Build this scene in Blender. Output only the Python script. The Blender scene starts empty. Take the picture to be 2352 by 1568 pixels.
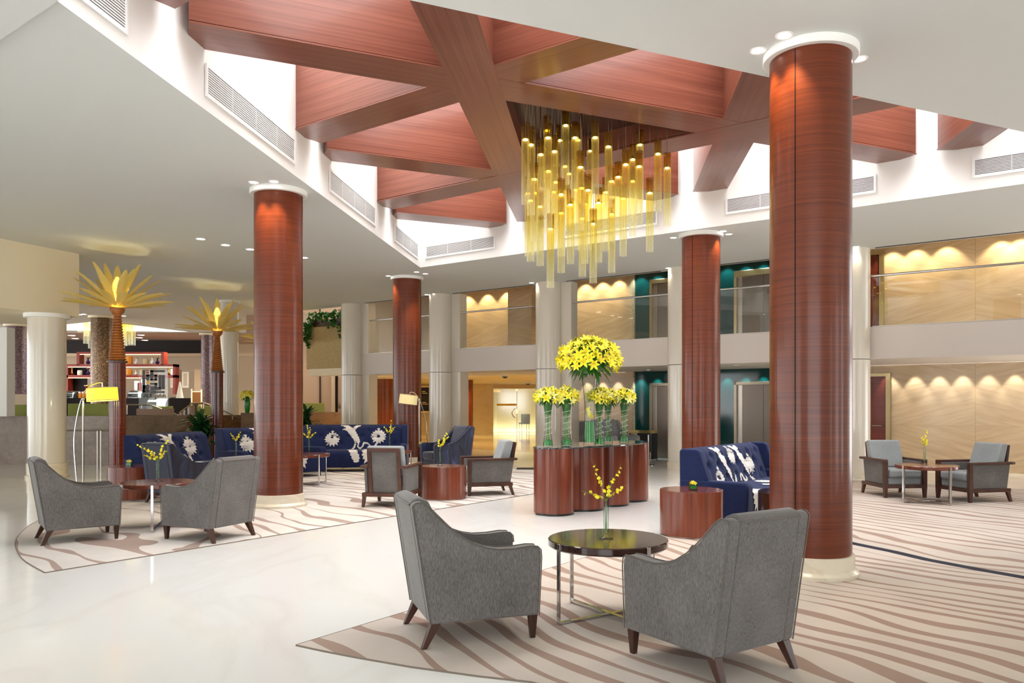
import bpy, math, random
from mathutils import Vector, Matrix
from mathutils.geometry import tessellate_polygon
random.seed(7)
sc = bpy.context.scene
col = sc.collection
PI = math.pi
def R(a): return math.radians(a)

# ------------------------------------------------------------------ measured frame of the room
FX, HY, CX, HC = 1805.0, 926.0, 1200.0, 1.5
def F(px, py, z=0.0):                       # point at height z
    d = (HC - z) * FX / (py - HY)
    return Vector(((px - CX) / FX * d, d, z))
def D(px, py, d):                           # point at distance d
    return Vector(((px - CX) / FX * d, d, HC + (HY - py) / FX * d))
NV = Vector((0.5878, 0.8090)); AV = Vector((-0.8090, 0.5878))      # mezzanine wall: normal, direction
BV = Vector((0.9945, -0.1045)); MV = Vector((-0.4067, 0.9135))
def W(px, N, py=None, z=None):              # point on the vertical plane NV.p = N
    k = (px - CX) / FX
    d = N / (NV.x * k + NV.y)
    if z is None: z = HC + (HY - py) / FX * d
    return Vector((k * d, d, z))
def bm_pt(b, m):                            # plan point with BV.p=b, MV.p=m
    det = BV.x * MV.y - BV.y * MV.x
    return Vector(((b * MV.y - BV.y * m) / det, (BV.x * m - MV.x * b) / det))
def bn_pt(b, n): return bm_pt(b, n - b)
def mn_pt(m, n): return bm_pt(n - m, m)
ZC = 4.6                                    # lobby ceiling
NS = 16.93                                  # mezzanine face
NB = 19.83                                  # back wall
ROTA = math.atan2(-0.5878, 0.8090)          # local +x to the right along the mezzanine wall

# ------------------------------------------------------------------ materials
MATS = {}
class NT:
    def __init__(s, name):
        s.m = bpy.data.materials.new(name); s.m.use_nodes = True
        s.t = s.m.node_tree; s.n = s.t.nodes; s.b = s.n['Principled BSDF']; s.out = s.n['Material Output']
        MATS[name] = s.m
    def add(s, typ, **kw):
        nd = s.n.new(typ)
        for k, v in kw.items():
            if k.startswith('i_'):
                nd.inputs[k[2:].replace('_', ' ')].default_value = v
            else: setattr(nd, k, v)
        return nd
    def l(s, a, b): s.t.links.new(a, b)
    def math(s, op, a, b=None, c=None):
        nd = s.n.new('ShaderNodeMath'); nd.operation = op
        for i, x in enumerate((a, b, c)):
            if x is None: continue
            if isinstance(x, (int, float)): nd.inputs[i].default_value = x
            else: s.l(x, nd.inputs[i])
        return nd.outputs[0]
    def pos(s): return s.add('ShaderNodeNewGeometry').outputs['Position']
    def obj(s): return s.add('ShaderNodeTexCoord').outputs['Object']
    def mapping(s, v, scale=(1, 1, 1), rot=(0, 0, 0)):
        nd = s.add('ShaderNodeMapping'); nd.inputs['Scale'].default_value = scale; nd.inputs['Rotation'].default_value = rot
        s.l(v, nd.inputs['Vector']); return nd.outputs[0]
    def noise(s, v, scale, detail=3, rough=.5, dist=0):
        nd = s.add('ShaderNodeTexNoise'); nd.inputs['Scale'].default_value = scale; nd.inputs['Detail'].default_value = detail
        nd.inputs['Roughness'].default_value = rough; nd.inputs['Distortion'].default_value = dist
        s.l(v, nd.inputs['Vector']); return nd.outputs[0]
    def ramp(s, f, stops):
        nd = s.add('ShaderNodeValToRGB'); e = nd.color_ramp.elements
        while len(e) < len(stops): e.new(.5)
        for el, (p, c) in zip(e, stops): el.position = p; el.color = c if len(c) == 4 else (*c, 1)
        s.l(f, nd.inputs[0]); return nd.outputs[0]
    def mix(s, f, a, b):
        nd = s.add('ShaderNodeMix', data_type='RGBA')
        if isinstance(f, (int, float)): nd.inputs[0].default_value = f
        else: s.l(f, nd.inputs[0])
        for i, x in ((6, a), (7, b)):
            if isinstance(x, tuple): nd.inputs[i].default_value = x if len(x) == 4 else (*x, 1)
            else: s.l(x, nd.inputs[i])
        return nd.outputs[2]
    def bump(s, h, st=.2, d=.01):
        nd = s.add('ShaderNodeBump'); nd.inputs['Strength'].default_value = st; nd.inputs['Distance'].default_value = d
        s.l(h, nd.inputs['Height']); s.l(nd.outputs[0], s.b.inputs['Normal'])
    def P(s, **kw):
        for k, v in kw.items():
            i = s.b.inputs[k.replace('_', ' ')]
            if isinstance(v, (int, float)): i.default_value = v
            elif isinstance(v, tuple): i.default_value = v if len(v) == 4 or k == 'Normal' else (*v, 1)
            else: s.l(v, i)
        return s
def srgb(r, g, b):
    f = lambda c: (c / 255 / 12.92) if c <= 10 else ((c / 255 + .055) / 1.055) ** 2.4
    return (f(r), f(g), f(b))
def plain(name, c, rough=.5, metal=0, **kw):
    NT(name).P(Base_Color=c, Roughness=rough, Metallic=metal, **kw); return MATS[name]

def wood(name, dark, light, axis, rough=.22, coat=.4, scale=1.0, blotch=.5):
    t = NT(name); p = t.obj()
    sc_ = {'h': (1.0, 1.0, 75), 'v': (26, 26, .8), 'x': (.8, 55, 55), 'p': (5, 5, 5)}[axis]
    g = t.noise(t.mapping(p, tuple(a * scale for a in sc_)), 1, 4, .6)
    g2 = t.noise(t.mapping(p, tuple(a * .35 * scale for a in sc_)), 1, 2, .5)
    bl = t.noise(p, .9, 2)
    f = t.math('ADD', t.math('MULTIPLY', g, .55), t.math('MULTIPLY', g2, .45))
    f = t.math('ADD', f, t.math('MULTIPLY', t.math('SUBTRACT', bl, .5), blotch))
    c = t.ramp(f, [(.33, dark), (.68, light)])
    t.P(Base_Color=c, Roughness=rough, Coat_Weight=coat, Coat_Roughness=.12, Specular_IOR_Level=.3); return MATS[name]
wood('column_wood', srgb(80, 30, 9), srgb(116, 50, 19), 'h', .36, .30, 1.0, .22)
wood('beam_wood', srgb(104, 50, 36), srgb(150, 80, 58), 'p', .3, .3, blotch=.3)
wood('drum_wood', srgb(94, 42, 28), srgb(134, 70, 48), 'v', .22, .3)
wood('table_wood', srgb(88, 42, 30), srgb(130, 72, 54), 'x', .14, .25)
wood('dark_table_wood', srgb(44, 27, 21), srgb(70, 45, 36), 'x', .07, .6)
wood('frame_wood', srgb(62, 38, 30), srgb(96, 62, 50), 'p', .3, .2)
wood('leg_wood', srgb(50, 30, 24), srgb(76, 48, 38), 'v', .3, .3)
wood('post_wood', srgb(70, 24, 13), srgb(112, 46, 26), 'h', .18, .35)
wood('trunk_wood', srgb(128, 70, 30), srgb(178, 112, 58), 'v', .4, .1)
wood('shelf_wood', srgb(128, 42, 34), srgb(152, 58, 46), 'x', .35, .1)
wood('door_wood', srgb(84, 28, 20), srgb(112, 44, 30), 'h', .25, .3)

def marble(name, base, vein, sc1, rough=.15, str_=1.0, stretch=(1, 1, 2.2), spec=.5, tile=None):
    t = NT(name); p = t.pos()
    q = t.mapping(p, stretch, (0, 0, .9))
    a = t.noise(q, sc1, 5, .55, 1.2); b = t.noise(q, sc1 * .35, 3, .5, .4)
    v = t.ramp(t.math('ABSOLUTE', t.math('SUBTRACT', a, .5)), [(0, (1, 1, 1)), (.05, (0, 0, 0))])
    f = t.math('ADD', t.math('MULTIPLY', v, .45 * str_), t.math('MULTIPLY', t.math('SUBTRACT', b, .35), .9 * str_))
    f = t.math('MAXIMUM', t.math('MINIMUM', f, 1.0), 0.0)
    t.P(Base_Color=t.mix(f, base, vein), Roughness=rough, Specular_IOR_Level=spec); return MATS[name]
marble('floor_marble', srgb(234, 233, 229), srgb(216, 210, 200), .55, .07, .5, (1, .45, 1), .45)
marble('hall_marble', srgb(212, 190, 148), srgb(190, 160, 112), .5, .06, .6, (1, 1, 1), .6)
marble('stone_plinth', srgb(226, 216, 196), srgb(190, 174, 146), 1.2, .2, .6)
marble('low_wall_stone', srgb(138, 116, 94), srgb(90, 70, 54), 1.6, .3, 1.0, (1, 1, .6))
t = NT('low_wall_stone'); p = t.pos(); a_ = t.noise(p, 1.1, 5, .65, .6); b_ = t.noise(p, 9, 4, .7)
t.P(Base_Color=t.ramp(t.math('ADD', t.math('MULTIPLY', a_, .65), t.math('MULTIPLY', b_, .35)), [(.34, srgb(104, 86, 70)), (.66, srgb(158, 138, 118))]), Roughness=.3)
marble('brown_counter', srgb(132, 98, 66), srgb(92, 64, 40), .9, .25, 1)
# sand coloured wall marble with slanting grain, one slab out of two mirrored
t = NT('wall_marble'); p = t.pos()
uv = t.mapping(p, (1, 1, 1), (0, 0, -ROTA)); sx = t.add('ShaderNodeSeparateXYZ'); t.l(uv, sx.inputs[0])
tu = t.math('DIVIDE', sx.outputs[0], 2.1)
par = t.math('SUBTRACT', t.math('MULTIPLY', t.math('GREATER_THAN', t.math('MODULO', t.math('ADD', tu, 100), 2.0), 1.0), 2), 1)
row = t.math('SUBTRACT', t.math('MULTIPLY', t.math('GREATER_THAN', t.math('MODULO', t.math('ADD', t.math('DIVIDE', sx.outputs[2], 1.0), 100), 2.0), 1.0), 2), 1)
zz = t.math('ADD', sx.outputs[2], t.math('MULTIPLY', t.math('MULTIPLY', sx.outputs[0], .28), t.math('MULTIPLY', par, row)))
cb = t.add('ShaderNodeCombineXYZ'); t.l(t.math('MULTIPLY', sx.outputs[0], .9), cb.inputs[0]); t.l(t.math('MULTIPLY', zz, 11), cb.inputs[2])
g = t.noise(cb.outputs[0], 1.0, 4, .6, .5)
seam = t.math('MINIMUM', t.math('PINGPONG', tu, .5), t.math('PINGPONG', t.math('DIVIDE', sx.outputs[2], 1.0), .5))
c = t.ramp(g, [(.30, srgb(176, 152, 122)), (.66, srgb(194, 172, 142))])
c = t.mix(t.ramp(seam, [(0, (1, 1, 1)), (.004, (0, 0, 0))]), c, srgb(160, 134, 96))
t.P(Base_Color=c, Roughness=.22, Specular_IOR_Level=.4)

def carpet(name, base, stripe, ang, period, warp, wmin, wmax, wscale):
    t = NT(name); p = t.pos()
    q = t.mapping(p, (1, 1, 1), (0, 0, R(ang)))
    s_ = t.add('ShaderNodeSeparateXYZ'); t.l(q, s_.inputs[0])
    n1 = t.noise(t.mapping(q, (1.0, .55, 1)), wscale, 2, .45)
    n0 = t.noise(q, .16, 1, .4)
    u = t.math('ADD', s_.outputs[0], t.math('MULTIPLY', t.math('SUBTRACT', n1, .5), warp))
    u = t.math('ADD', u, t.math('MULTIPLY', t.math('SUBTRACT', n0, .5), warp * 1.6))
    n3 = t.noise(t.mapping(q, (.9, .6, 1)), 1.25, 1, .4)
    u = t.math('ADD', u, t.math('MULTIPLY', t.math('SUBTRACT', n3, .5), period * 2.0))
    fr = t.math('PINGPONG', t.math('DIVIDE', u, period), .5)
    n2 = t.noise(t.mapping(q, (2.2, .55, 1)), 1.0, 2, .5)
    w = t.add('ShaderNodeMapRange'); t.l(n2, w.inputs[0]); w.inputs[1].default_value = .33; w.inputs[2].default_value = .68
    w.inputs[3].default_value = wmin; w.inputs[4].default_value = wmax
    m = t.math('GREATER_THAN', t.math('SUBTRACT', w.outputs[0], fr), 0.0)
    pile = t.noise(p, 260, 2, .6); blot = t.noise(p, 1.4, 3, .5)
    cb_ = t.mix(blot, tuple(x * .80 for x in base), tuple(min(1, x * 1.12) for x in base))
    cs = t.mix(blot, tuple(x * .90 for x in stripe), tuple(min(1, x * 1.1) for x in stripe))
    c = t.mix(m, cb_, cs)
    c = t.mix(t.math('MULTIPLY', pile, .22), c, (.1, .08, .07))
    t.P(Base_Color=c, Roughness=.95, Specular_IOR_Level=.1)
    t.bump(t.math('ADD', pile, t.math('MULTIPLY', m, -1.2)), .35, .006)
carpet('carpet_right', srgb(208, 196, 185), srgb(164, 140, 127), -31, .235, 1.35, .04, .24, .36)
carpet('carpet_left', srgb(224, 216, 208), srgb(172, 150, 140), -44, .36, 1.5, .03, .20, .62)

def fabric(name, c1, c2, rough=.9, sheen=.3, fine=420, streak=True, nap=0):
    t = NT(name); p = t.obj()
    g = t.noise(t.mapping(p, (1, 1, .16 if streak else 1)), fine, 3, .6)
    b = t.noise(p, 3.5, 2)
    f = t.math('ADD', t.math('MULTIPLY', g, .75), t.math('MULTIPLY', b, .25 + nap))
    c = t.ramp(f, [(.36, c1), (.66, c2)])
    t.P(Base_Color=c, Roughness=rough, Sheen_Weight=sheen, Sheen_Roughness=.4, Specular_IOR_Level=.2)
    t.bump(g, .25, .002); return MATS[name]
fabric('grey_fabric', srgb(84, 80, 78), srgb(126, 121, 118), fine=300)
fabric('grey_piping', srgb(84, 77, 72), srgb(116, 108, 101), streak=False)
fabric('cushion_fabric', srgb(124, 128, 130), srgb(164, 168, 168), sheen=.4)
fabric('navy_fabric', srgb(20, 27, 60), srgb(38, 49, 90), .88, .12)
fabric('ivory_fabric', srgb(208, 202, 196), srgb(232, 228, 224), .7, .1)
fabric('green_fabric', srgb(140, 148, 78), srgb(166, 172, 98), .85, .1)
t = NT('navy_velvet'); p = t.obj()
g = t.noise(t.mapping(p, (9, 9, 2.2)), 1, 4, .6, .8)
t.P(Base_Color=t.ramp(g, [(.4, srgb(10, 11, 26)), (.62, srgb(38, 47, 80)), (.78, srgb(86, 100, 140))]), Roughness=.45, Sheen_Weight=.8, Sheen_Roughness=.3)
t = NT('navy_velvet_back'); t.P(Base_Color=srgb(36, 42, 64), Roughness=.8, Sheen_Weight=.3)

plain('ceiling_paint', srgb(217, 220, 218), .9)
plain('white_paint', srgb(242, 241, 238), .8)
plain('slab_paint', srgb(212, 202, 194), .6)
plain('taupe_paint', srgb(178, 152, 134), .8)
plain('beige_paint', srgb(206, 186, 158), .7)
plain('warm_paint', srgb(236, 224, 196), .8)
plain('column_plaster', srgb(220, 212, 198), .16, Coat_Weight=.3, Coat_Roughness=.08)
plain('dark_brown', srgb(20, 8, 4), .45, Specular_IOR_Level=.2)
plain('deep_brown', srgb(58, 30, 20), .3)
plain('chrome', (.58, .57, .57), .10, 1)
plain('steel_brushed', (.42, .38, .34), .3, 1)
plain('lift_steel', (.20, .165, .14), .36, 1)
plain('brass', (.86, .66, .30), .16, 1)
plain('bronze_frame', (.30, .25, .19), .3, 1)
plain('gold_frame', (.46, .36, .20), .3, 1)
plain('teal_glass', srgb(6, 54, 54), .08)
plain('black', (.01, .01, .01), .3)
plain('rubber_black', (.015, .015, .018), .7)
plain('vent_white', srgb(240, 240, 240), .5)
plain('vent_dark', srgb(40, 40, 46), .8)
plain('navy_line', srgb(26, 26, 44), .95)
plain('carpet_edge', srgb(120, 108, 96), .9)
plain('petal_yellow', srgb(250, 232, 30), .5, Subsurface_Weight=0, Sheen_Weight=.1)
plain('petal_pale', srgb(254, 248, 150), .5)
plain('petal_light', srgb(252, 238, 70), .5)
plain('leaf_green', srgb(44, 104, 30), .4)
plain('leaf_dark', srgb(34, 80, 38), .35)
plain('stem_green', srgb(96, 140, 52), .5)
plain('wrap_green', srgb(18, 120, 28), .25)
plain('red_gloss', srgb(150, 20, 18), .3)
plain('orange_gloss', srgb(224, 140, 30), .35)
plain('purple_gloss', srgb(58, 34, 92), .3)
plain('yellow_paint', srgb(236, 190, 30), .5)
plain('picture_print', srgb(196, 186, 168), .6)
plain('stone_beige', srgb(196, 174, 130), .9)
t = NT('granular_stone'); p = t.pos(); g = t.noise(p, 55, 3, .7)
t.P(Base_Color=t.ramp(g, [(.35, srgb(150, 128, 84)), (.65, srgb(206, 184, 136))]), Roughness=.9); t.bump(g, .5, .02)
t = NT('mosaic_bronze'); p = t.pos()
vo = t.add('ShaderNodeTexVoronoi'); vo.inputs['Scale'].default_value = 40; t.l(p, vo.inputs['Vector'])
sp = t.add('ShaderNodeSeparateColor'); t.l(vo.outputs['Color'], sp.inputs[0])
t.P(Base_Color=t.ramp(sp.outputs[0], [(.1, srgb(74, 54, 38)), (.6, srgb(104, 80, 56)), (1, srgb(150, 122, 86))]), Roughness=.25, Metallic=.4)
t = NT('mosaic_plum'); p = t.pos()
vo = t.add('ShaderNodeTexVoronoi'); vo.inputs['Scale'].default_value = 40; t.l(p, vo.inputs['Vector'])
sp = t.add('ShaderNodeSeparateColor'); t.l(vo.outputs['Color'], sp.inputs[0])
t.P(Base_Color=t.ramp(sp.outputs[0], [(.1, srgb(60, 46, 50)), (1, srgb(138, 112, 116))]), Roughness=.3, Metallic=.3)

def emis(name, c, s):
    t = NT(name); t.P(Base_Color=c, Emission_Color=c, Emission_Strength=s, Roughness=.5); return MATS[name]
emis('lamp_white', (1, .95, .86), 14)
emis('lamp_warm', (1, .82, .5), 10)
emis('shade_yellow', srgb(248, 226, 70), .8)
emis('shade_cream', srgb(240, 220, 160), .45)
emis('strip_warm', (1, .78, .45), 3)
emis('case_light', (.82, 1, .96), 1.6)
emis('lamp_gold', (1, .80, .25), 22)

def glass(name, tint, refl=.9, base=.05, rough=.02, rim=0):
    t = NT(name); t.n.remove(t.b)
    tr = t.add('ShaderNodeBsdfTransparent'); tr.inputs[0].default_value = (*tint, 1)
    if rim: t.l(t.mix(t.math('POWER', t.add('ShaderNodeLayerWeight', i_Blend=.5).outputs['Facing'], 2.5), tint, tuple(x * rim for x in tint)), tr.inputs[0])
    gl = t.add('ShaderNodeBsdfGlossy'); gl.inputs[0].default_value = (refl, refl, refl, 1); gl.inputs['Roughness'].default_value = rough
    lw = t.add('ShaderNodeFresnel'); lw.inputs[0].default_value = 1.5
    mx = t.add('ShaderNodeMixShader'); bf = t.math('SUBTRACT', 1.0, t.add('ShaderNodeNewGeometry').outputs['Backfacing']); t.l(t.math('MULTIPLY', t.math('ADD', lw.outputs[0], base), bf), mx.inputs[0]); t.l(tr.outputs[0], mx.inputs[1]); t.l(gl.outputs[0], mx.inputs[2])
    t.l(mx.outputs[0], t.out.inputs[0]); return MATS[name]
glass('clear_glass', (.96, .98, .97), base=.03)
glass('vase_glass', (.96, .985, .97), refl=.6, base=.0, rim=.4)
glass('rail_glass', (.97, .98, .97), base=.05)
glass('frosted_door', (.86, .84, .66), base=.12, rough=.1)
# ribbed amber tubes: tint deeper at the top
t = NT('amber_glass'); t.n.remove(t.b)
og = t.add('ShaderNodeTexCoord'); s_ = t.add('ShaderNodeSeparateXYZ'); t.l(og.outputs['Generated'], s_.inputs[0])
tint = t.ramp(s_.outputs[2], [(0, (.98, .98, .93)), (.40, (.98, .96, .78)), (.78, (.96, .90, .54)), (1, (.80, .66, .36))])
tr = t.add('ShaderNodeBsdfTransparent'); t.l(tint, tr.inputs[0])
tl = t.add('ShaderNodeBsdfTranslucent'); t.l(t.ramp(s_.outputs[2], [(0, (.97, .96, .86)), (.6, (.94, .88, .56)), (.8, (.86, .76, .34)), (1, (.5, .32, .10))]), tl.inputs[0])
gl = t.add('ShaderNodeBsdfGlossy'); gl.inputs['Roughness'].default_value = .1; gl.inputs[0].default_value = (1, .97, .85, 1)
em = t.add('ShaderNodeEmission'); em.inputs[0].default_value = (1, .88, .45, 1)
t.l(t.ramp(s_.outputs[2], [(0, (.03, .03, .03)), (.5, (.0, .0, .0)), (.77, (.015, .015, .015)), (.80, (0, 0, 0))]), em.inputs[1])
lwt = t.add('ShaderNodeLayerWeight'); lwt.inputs[0].default_value = .35
an = t.math('ARCTAN2', t.math('SUBTRACT', s_.outputs[1], .5), t.math('SUBTRACT', s_.outputs[0], .5))
rb = t.math('MULTIPLY_ADD', t.math('SINE', t.math('MULTIPLY', an, 24.0)), .5, .5)
ds = t.math('MULTIPLY_ADD', lwt.outputs['Facing'], .16, t.math('MULTIPLY_ADD', t.math('POWER', rb, 4.0), .26, .015))
m1 = t.add('ShaderNodeMixShader'); t.l(ds, m1.inputs[0]); t.l(tr.outputs[0], m1.inputs[1]); t.l(tl.outputs[0], m1.inputs[2])
fr = t.add('ShaderNodeFresnel'); m2 = t.add('ShaderNodeMixShader'); t.l(t.math('MULTIPLY', t.math('MULTIPLY', fr.outputs[0], .7), t.math('SUBTRACT', 1.0, t.add('ShaderNodeNewGeometry').outputs['Backfacing'])), m2.inputs[0]); t.l(m1.outputs[0], m2.inputs[1]); t.l(gl.outputs[0], m2.inputs[2])
ad = t.add('ShaderNodeAddShader'); t.l(m2.outputs[0], ad.inputs[0]); t.l(em.outputs[0], ad.inputs[1]); t.l(ad.outputs[0], t.out.inputs[0])
# palm-lamp leaf: rippled amber glass
t = NT('amber_leaf'); p = t.obj(); t.n.remove(t.b)
wv = t.add('ShaderNodeTexWave'); wv.bands_direction = 'X'; wv.inputs['Scale'].default_value = 14; t.l(p, wv.inputs['Vector'])
cc = t.ramp(wv.outputs[0], [(0, srgb(236, 210, 110)), (1, srgb(254, 246, 190))])
tr = t.add('ShaderNodeBsdfTransparent'); tr.inputs[0].default_value = (.95, .86, .45, 1)
tl = t.add('ShaderNodeBsdfTranslucent'); t.l(cc, tl.inputs[0]); df = t.add('ShaderNodeBsdfPrincipled'); t.l(cc, df.inputs[0]); df.inputs['Roughness'].default_value = .2
m1 = t.add('ShaderNodeMixShader'); m1.inputs[0].default_value = .6; t.l(tl.outputs[0], m1.inputs[1]); t.l(df.outputs[0], m1.inputs[2])
m2 = t.add('ShaderNodeMixShader'); m2.inputs[0].default_value = .22; t.l(m1.outputs[0], m2.inputs[1]); t.l(tr.outputs[0], m2.inputs[2]); t.l(m2.outputs[0], t.out.inputs[0])

# ------------------------------------------------------------------ mesh helpers
class MB:
    def __init__(s): s.v = []; s.f = []; s.mi = []; s.cur = 0
    def add(s, vs, fs):
        o = len(s.v); s.v += [tuple(v) for v in vs]
        for f in fs: s.f.append([o + i for i in f]); s.mi.append(s.cur)
        return s
    def box(s, x0, x1, y0, y1, z0, z1):
        return s.add([(x0, y0, z0), (x1, y0, z0), (x1, y1, z0), (x0, y1, z0), (x0, y0, z1), (x1, y0, z1), (x1, y1, z1), (x0, y1, z1)],
                     [(0, 3, 2, 1), (4, 5, 6, 7), (0, 1, 5, 4), (1, 2, 6, 5), (2, 3, 7, 6), (3, 0, 4, 7)])
    def hexa(s, lo, hi):                        # two quads (bottom ccw, top ccw)
        return s.add(list(lo) + list(hi), [(3, 2, 1, 0), (4, 5, 6, 7), (0, 1, 5, 4), (1, 2, 6, 5), (2, 3, 7, 6), (3, 0, 4, 7)])
    def obox(s, c, size, rz=0, mat=None):
        M = mat if mat is not None else Matrix.Rotation(rz, 3, 'Z')
        x, y, z = (a / 2 for a in size); c = Vector(c)
        pts = [c + M @ Vector(q) for q in ((-x, -y, -z), (x, -y, -z), (x, y, -z), (-x, y, -z), (-x, -y, z), (x, -y, z), (x, y, z), (-x, y, z))]
        return s.hexa(pts[:4], pts[4:])
    def bar(s, p, q, w, h, up=(0, 0, 1)):
        p, q = Vector(p), Vector(q); d = (q - p).normalized(); u = Vector(up)
        if abs(d.dot(u)) > .99: u = Vector((1, 0, 0))
        sd = d.cross(u).normalized(); u = sd.cross(d)
        a = [p + sd * (w / 2 * i) + u * (h / 2 * j) for i, j in ((-1, -1), (1, -1), (1, 1), (-1, 1))]
        b = [v + (q - p) for v in a]
        return s.hexa(a, b)
    def prism(s, poly, z0, z1):
        n = len(poly)
        return s.add([(p[0], p[1], z0) for p in poly] + [(p[0], p[1], z1) for p in poly],
                     [tuple(range(n - 1, -1, -1)), tuple(range(n, 2 * n))] + [(i, (i + 1) % n, n + (i + 1) % n, n + i) for i in range(n)])
    def prismx(s, poly, x0, x1):                # poly in (y,z)
        n = len(poly)
        return s.add([(x0, p[0], p[1]) for p in poly] + [(x1, p[0], p[1]) for p in poly],
                     [tuple(range(n - 1, -1, -1)), tuple(range(n, 2 * n))] + [(i, (i + 1) % n, n + (i + 1) % n, n + i) for i in range(n)])
    def lathe(s, prof, seg=32, c=(0, 0), flute=None, caps=True):
        n = len(prof); vs = []
        for k in range(seg):
            a = 2 * PI * k / seg
            for r, z in prof:
                rr = r if flute is None else r * (1 + flute[1] * math.cos(a * flute[0]))
                vs.append((c[0] + rr * math.cos(a), c[1] + rr * math.sin(a), z))
        fs = [(k * n + i, ((k + 1) % seg) * n + i, ((k + 1) % seg) * n + i + 1, k * n + i + 1) for k in range(seg) for i in range(n - 1)]
        if caps:
            if prof[0][0] > 1e-5: fs.append(tuple(k * n for k in range(seg - 1, -1, -1)))
            if prof[-1][0] > 1e-5: fs.append(tuple(k * n + n - 1 for k in range(seg)))
        return s.add(vs, fs)
    def tube(s, pts, r, seg=8, caps=True):
        pts = [Vector(p) for p in pts]; n = len(pts); vs = []; prev = None
        for i, p in enumerate(pts):
            d = (pts[min(i + 1, n - 1)] - pts[max(i - 1, 0)]).normalized()
            if prev is None:
                u = Vector((0, 0, 1)) if abs(d.z) < .9 else Vector((1, 0, 0))
                u = (u - d * u.dot(d)).normalized()
            else:
                u = (prev - d * prev.dot(d)).normalized()
            prev = u; w = d.cross(u); rr = r[i] if isinstance(r, (list, tuple)) else r
            vs += [p + (u * math.cos(2 * PI * k / seg) + w * math.sin(2 * PI * k / seg)) * rr for k in range(seg)]
        fs = [(i * seg + k, i * seg + (k + 1) % seg, (i + 1) * seg + (k + 1) % seg, (i + 1) * seg + k) for i in range(n - 1) for k in range(seg)]
        if caps: fs += [tuple(range(seg - 1, -1, -1)), tuple((n - 1) * seg + k for k in range(seg))]
        return s.add(vs, fs)
    def ball(s, c, r, seg=10, rings=6, sz=1):
        prof = [(max(1e-6, r * math.sin(PI * i / rings)), c[2] - r * sz * math.cos(PI * i / rings)) for i in range(rings + 1)]
        return s.lathe(prof, seg, (c[0], c[1]), caps=False)
    def xf(s, M):
        s.v = [tuple(M @ Vector(v)) for v in s.v]; return s
def mesh(name, mb, mats, smooth=35):
    me = bpy.data.meshes.new(name); me.from_pydata(mb.v, [], mb.f)
    for m in (mats if isinstance(mats, (list, tuple)) else [mats]): me.materials.append(MATS[m])
    me.polygons.foreach_set('material_index', mb.mi); me.validate(); me.update()
    import bmesh
    b = bmesh.new(); b.from_mesh(me); bmesh.ops.recalc_face_normals(b, faces=b.faces); b.to_mesh(me); b.free()
    if smooth:
        me.polygons.foreach_set('use_smooth', [True] * len(me.polygons)); me.set_sharp_from_angle(angle=R(smooth))
    return me
def link(name, me, parent=None, loc=(0, 0, 0), rot=(0, 0, 0), scale=None):
    o = bpy.data.objects.new(name, me); col.objects.link(o); o.location = loc; o.rotation_euler = rot
    if scale: o.scale = (scale, scale, scale) if isinstance(scale, (int, float)) else scale
    if parent: o.parent = parent
    return o
def obj(name, mb, mats, parent=None, smooth=35, bevel=0, loc=(0, 0, 0), rot=(0, 0, 0), seg=2):
    o = link(name, mesh(name, mb, mats, smooth), parent, loc, rot)
    if bevel:
        m = o.modifiers.new('bevel', 'BEVEL'); m.width = bevel; m.segments = seg; m.limit_method = 'ANGLE'; m.angle_limit = R(35)
    return o
def tag(o, label, cat, group=None, kind=None):
    o['label'] = label; o['category'] = cat
    if group: o['group'] = group
    if kind: o['kind'] = kind
    return o
def thing(name, label, cat, loc=(0, 0, 0), rz=0, group=None, kind=None):
    o = bpy.data.objects.new(name, None); col.objects.link(o); o.location = loc; o.rotation_euler = (0, 0, rz); o.empty_display_size = .2
    return tag(o, label, cat, group, kind)
def struct(name, mb, mats, label, cat, smooth=35, bevel=0):
    return tag(obj(name, mb, mats, None, smooth, bevel), label, cat, None, 'structure')
def copy_tree(o, parent=None):
    c = o.copy(); col.objects.link(c)
    if parent: c.parent = parent
    for ch in KIDS(o): copy_tree(ch, c)
    return c
def KIDS(o): return [x for x in list(col.objects) if x.parent == o]
USED = set()
def place(proto, label, loc, rz, group=None, scale=None):
    o = proto if proto.name not in USED else copy_tree(proto)
    USED.add(proto.name); o.location = loc; o.rotation_euler = (0, 0, rz); o['label'] = label
    if group: o['group'] = group
    if scale: o.scale = (scale, scale, scale)
    return o
def face(fx, fy): return math.atan2(-fx, fy)          # rotation that turns local +y to (fx,fy)
def V2(p): return (p[0], p[1])

# ================================================================== SHELL
# floor
mb = MB().box(-34, 16, -6, 43, -.2, 0)
struct('floor', mb, 'floor_marble', 'polished cream marble lobby floor', 'floor')
EDG = Vector((.588, .809))
# carpets: inset into the marble, running along the diagonal marble path
rl = [F(680, 1483), F(740, 1496), F(814, 1510.5), F(943, 1533), F(1102, 1555), F(1220, 1568)]
rl = [V2(p) for p in rl] + [(.9, 3.62), (2.2, 3.05), (4.5, 2.6), (13, 2.3), (13, 11.0)]
e0 = Vector(V2(F(680, 1483)))
s_end = (16.1 - NV.dot(e0)) / NV.dot(EDG)
rpoly = rl + [V2((NV * 16.1 + AV * (AV.dot(Vector((13, 0))) + 0)))] if False else rl[:-1] + [(13, (16.1 - .5878 * 13) / .809), V2(e0 + EDG * s_end)]
def edge_mesh(poly, w):
    mb = MB(); n = len(poly)
    for i in range(n):
        a, b = Vector(poly[i]), Vector(poly[(i + 1) % n])
        if (b - a).length > .01: mb.bar((a.x, a.y, .004), (b.x, b.y, .004), w, .010)
    return mb
ca = thing('carpet', 'large beige carpet with brown wavy stripes under the two front armchairs', 'carpet', kind='thing')
obj('pile', MB().prism(rpoly, .0005, .008), 'carpet_right', ca)
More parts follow.
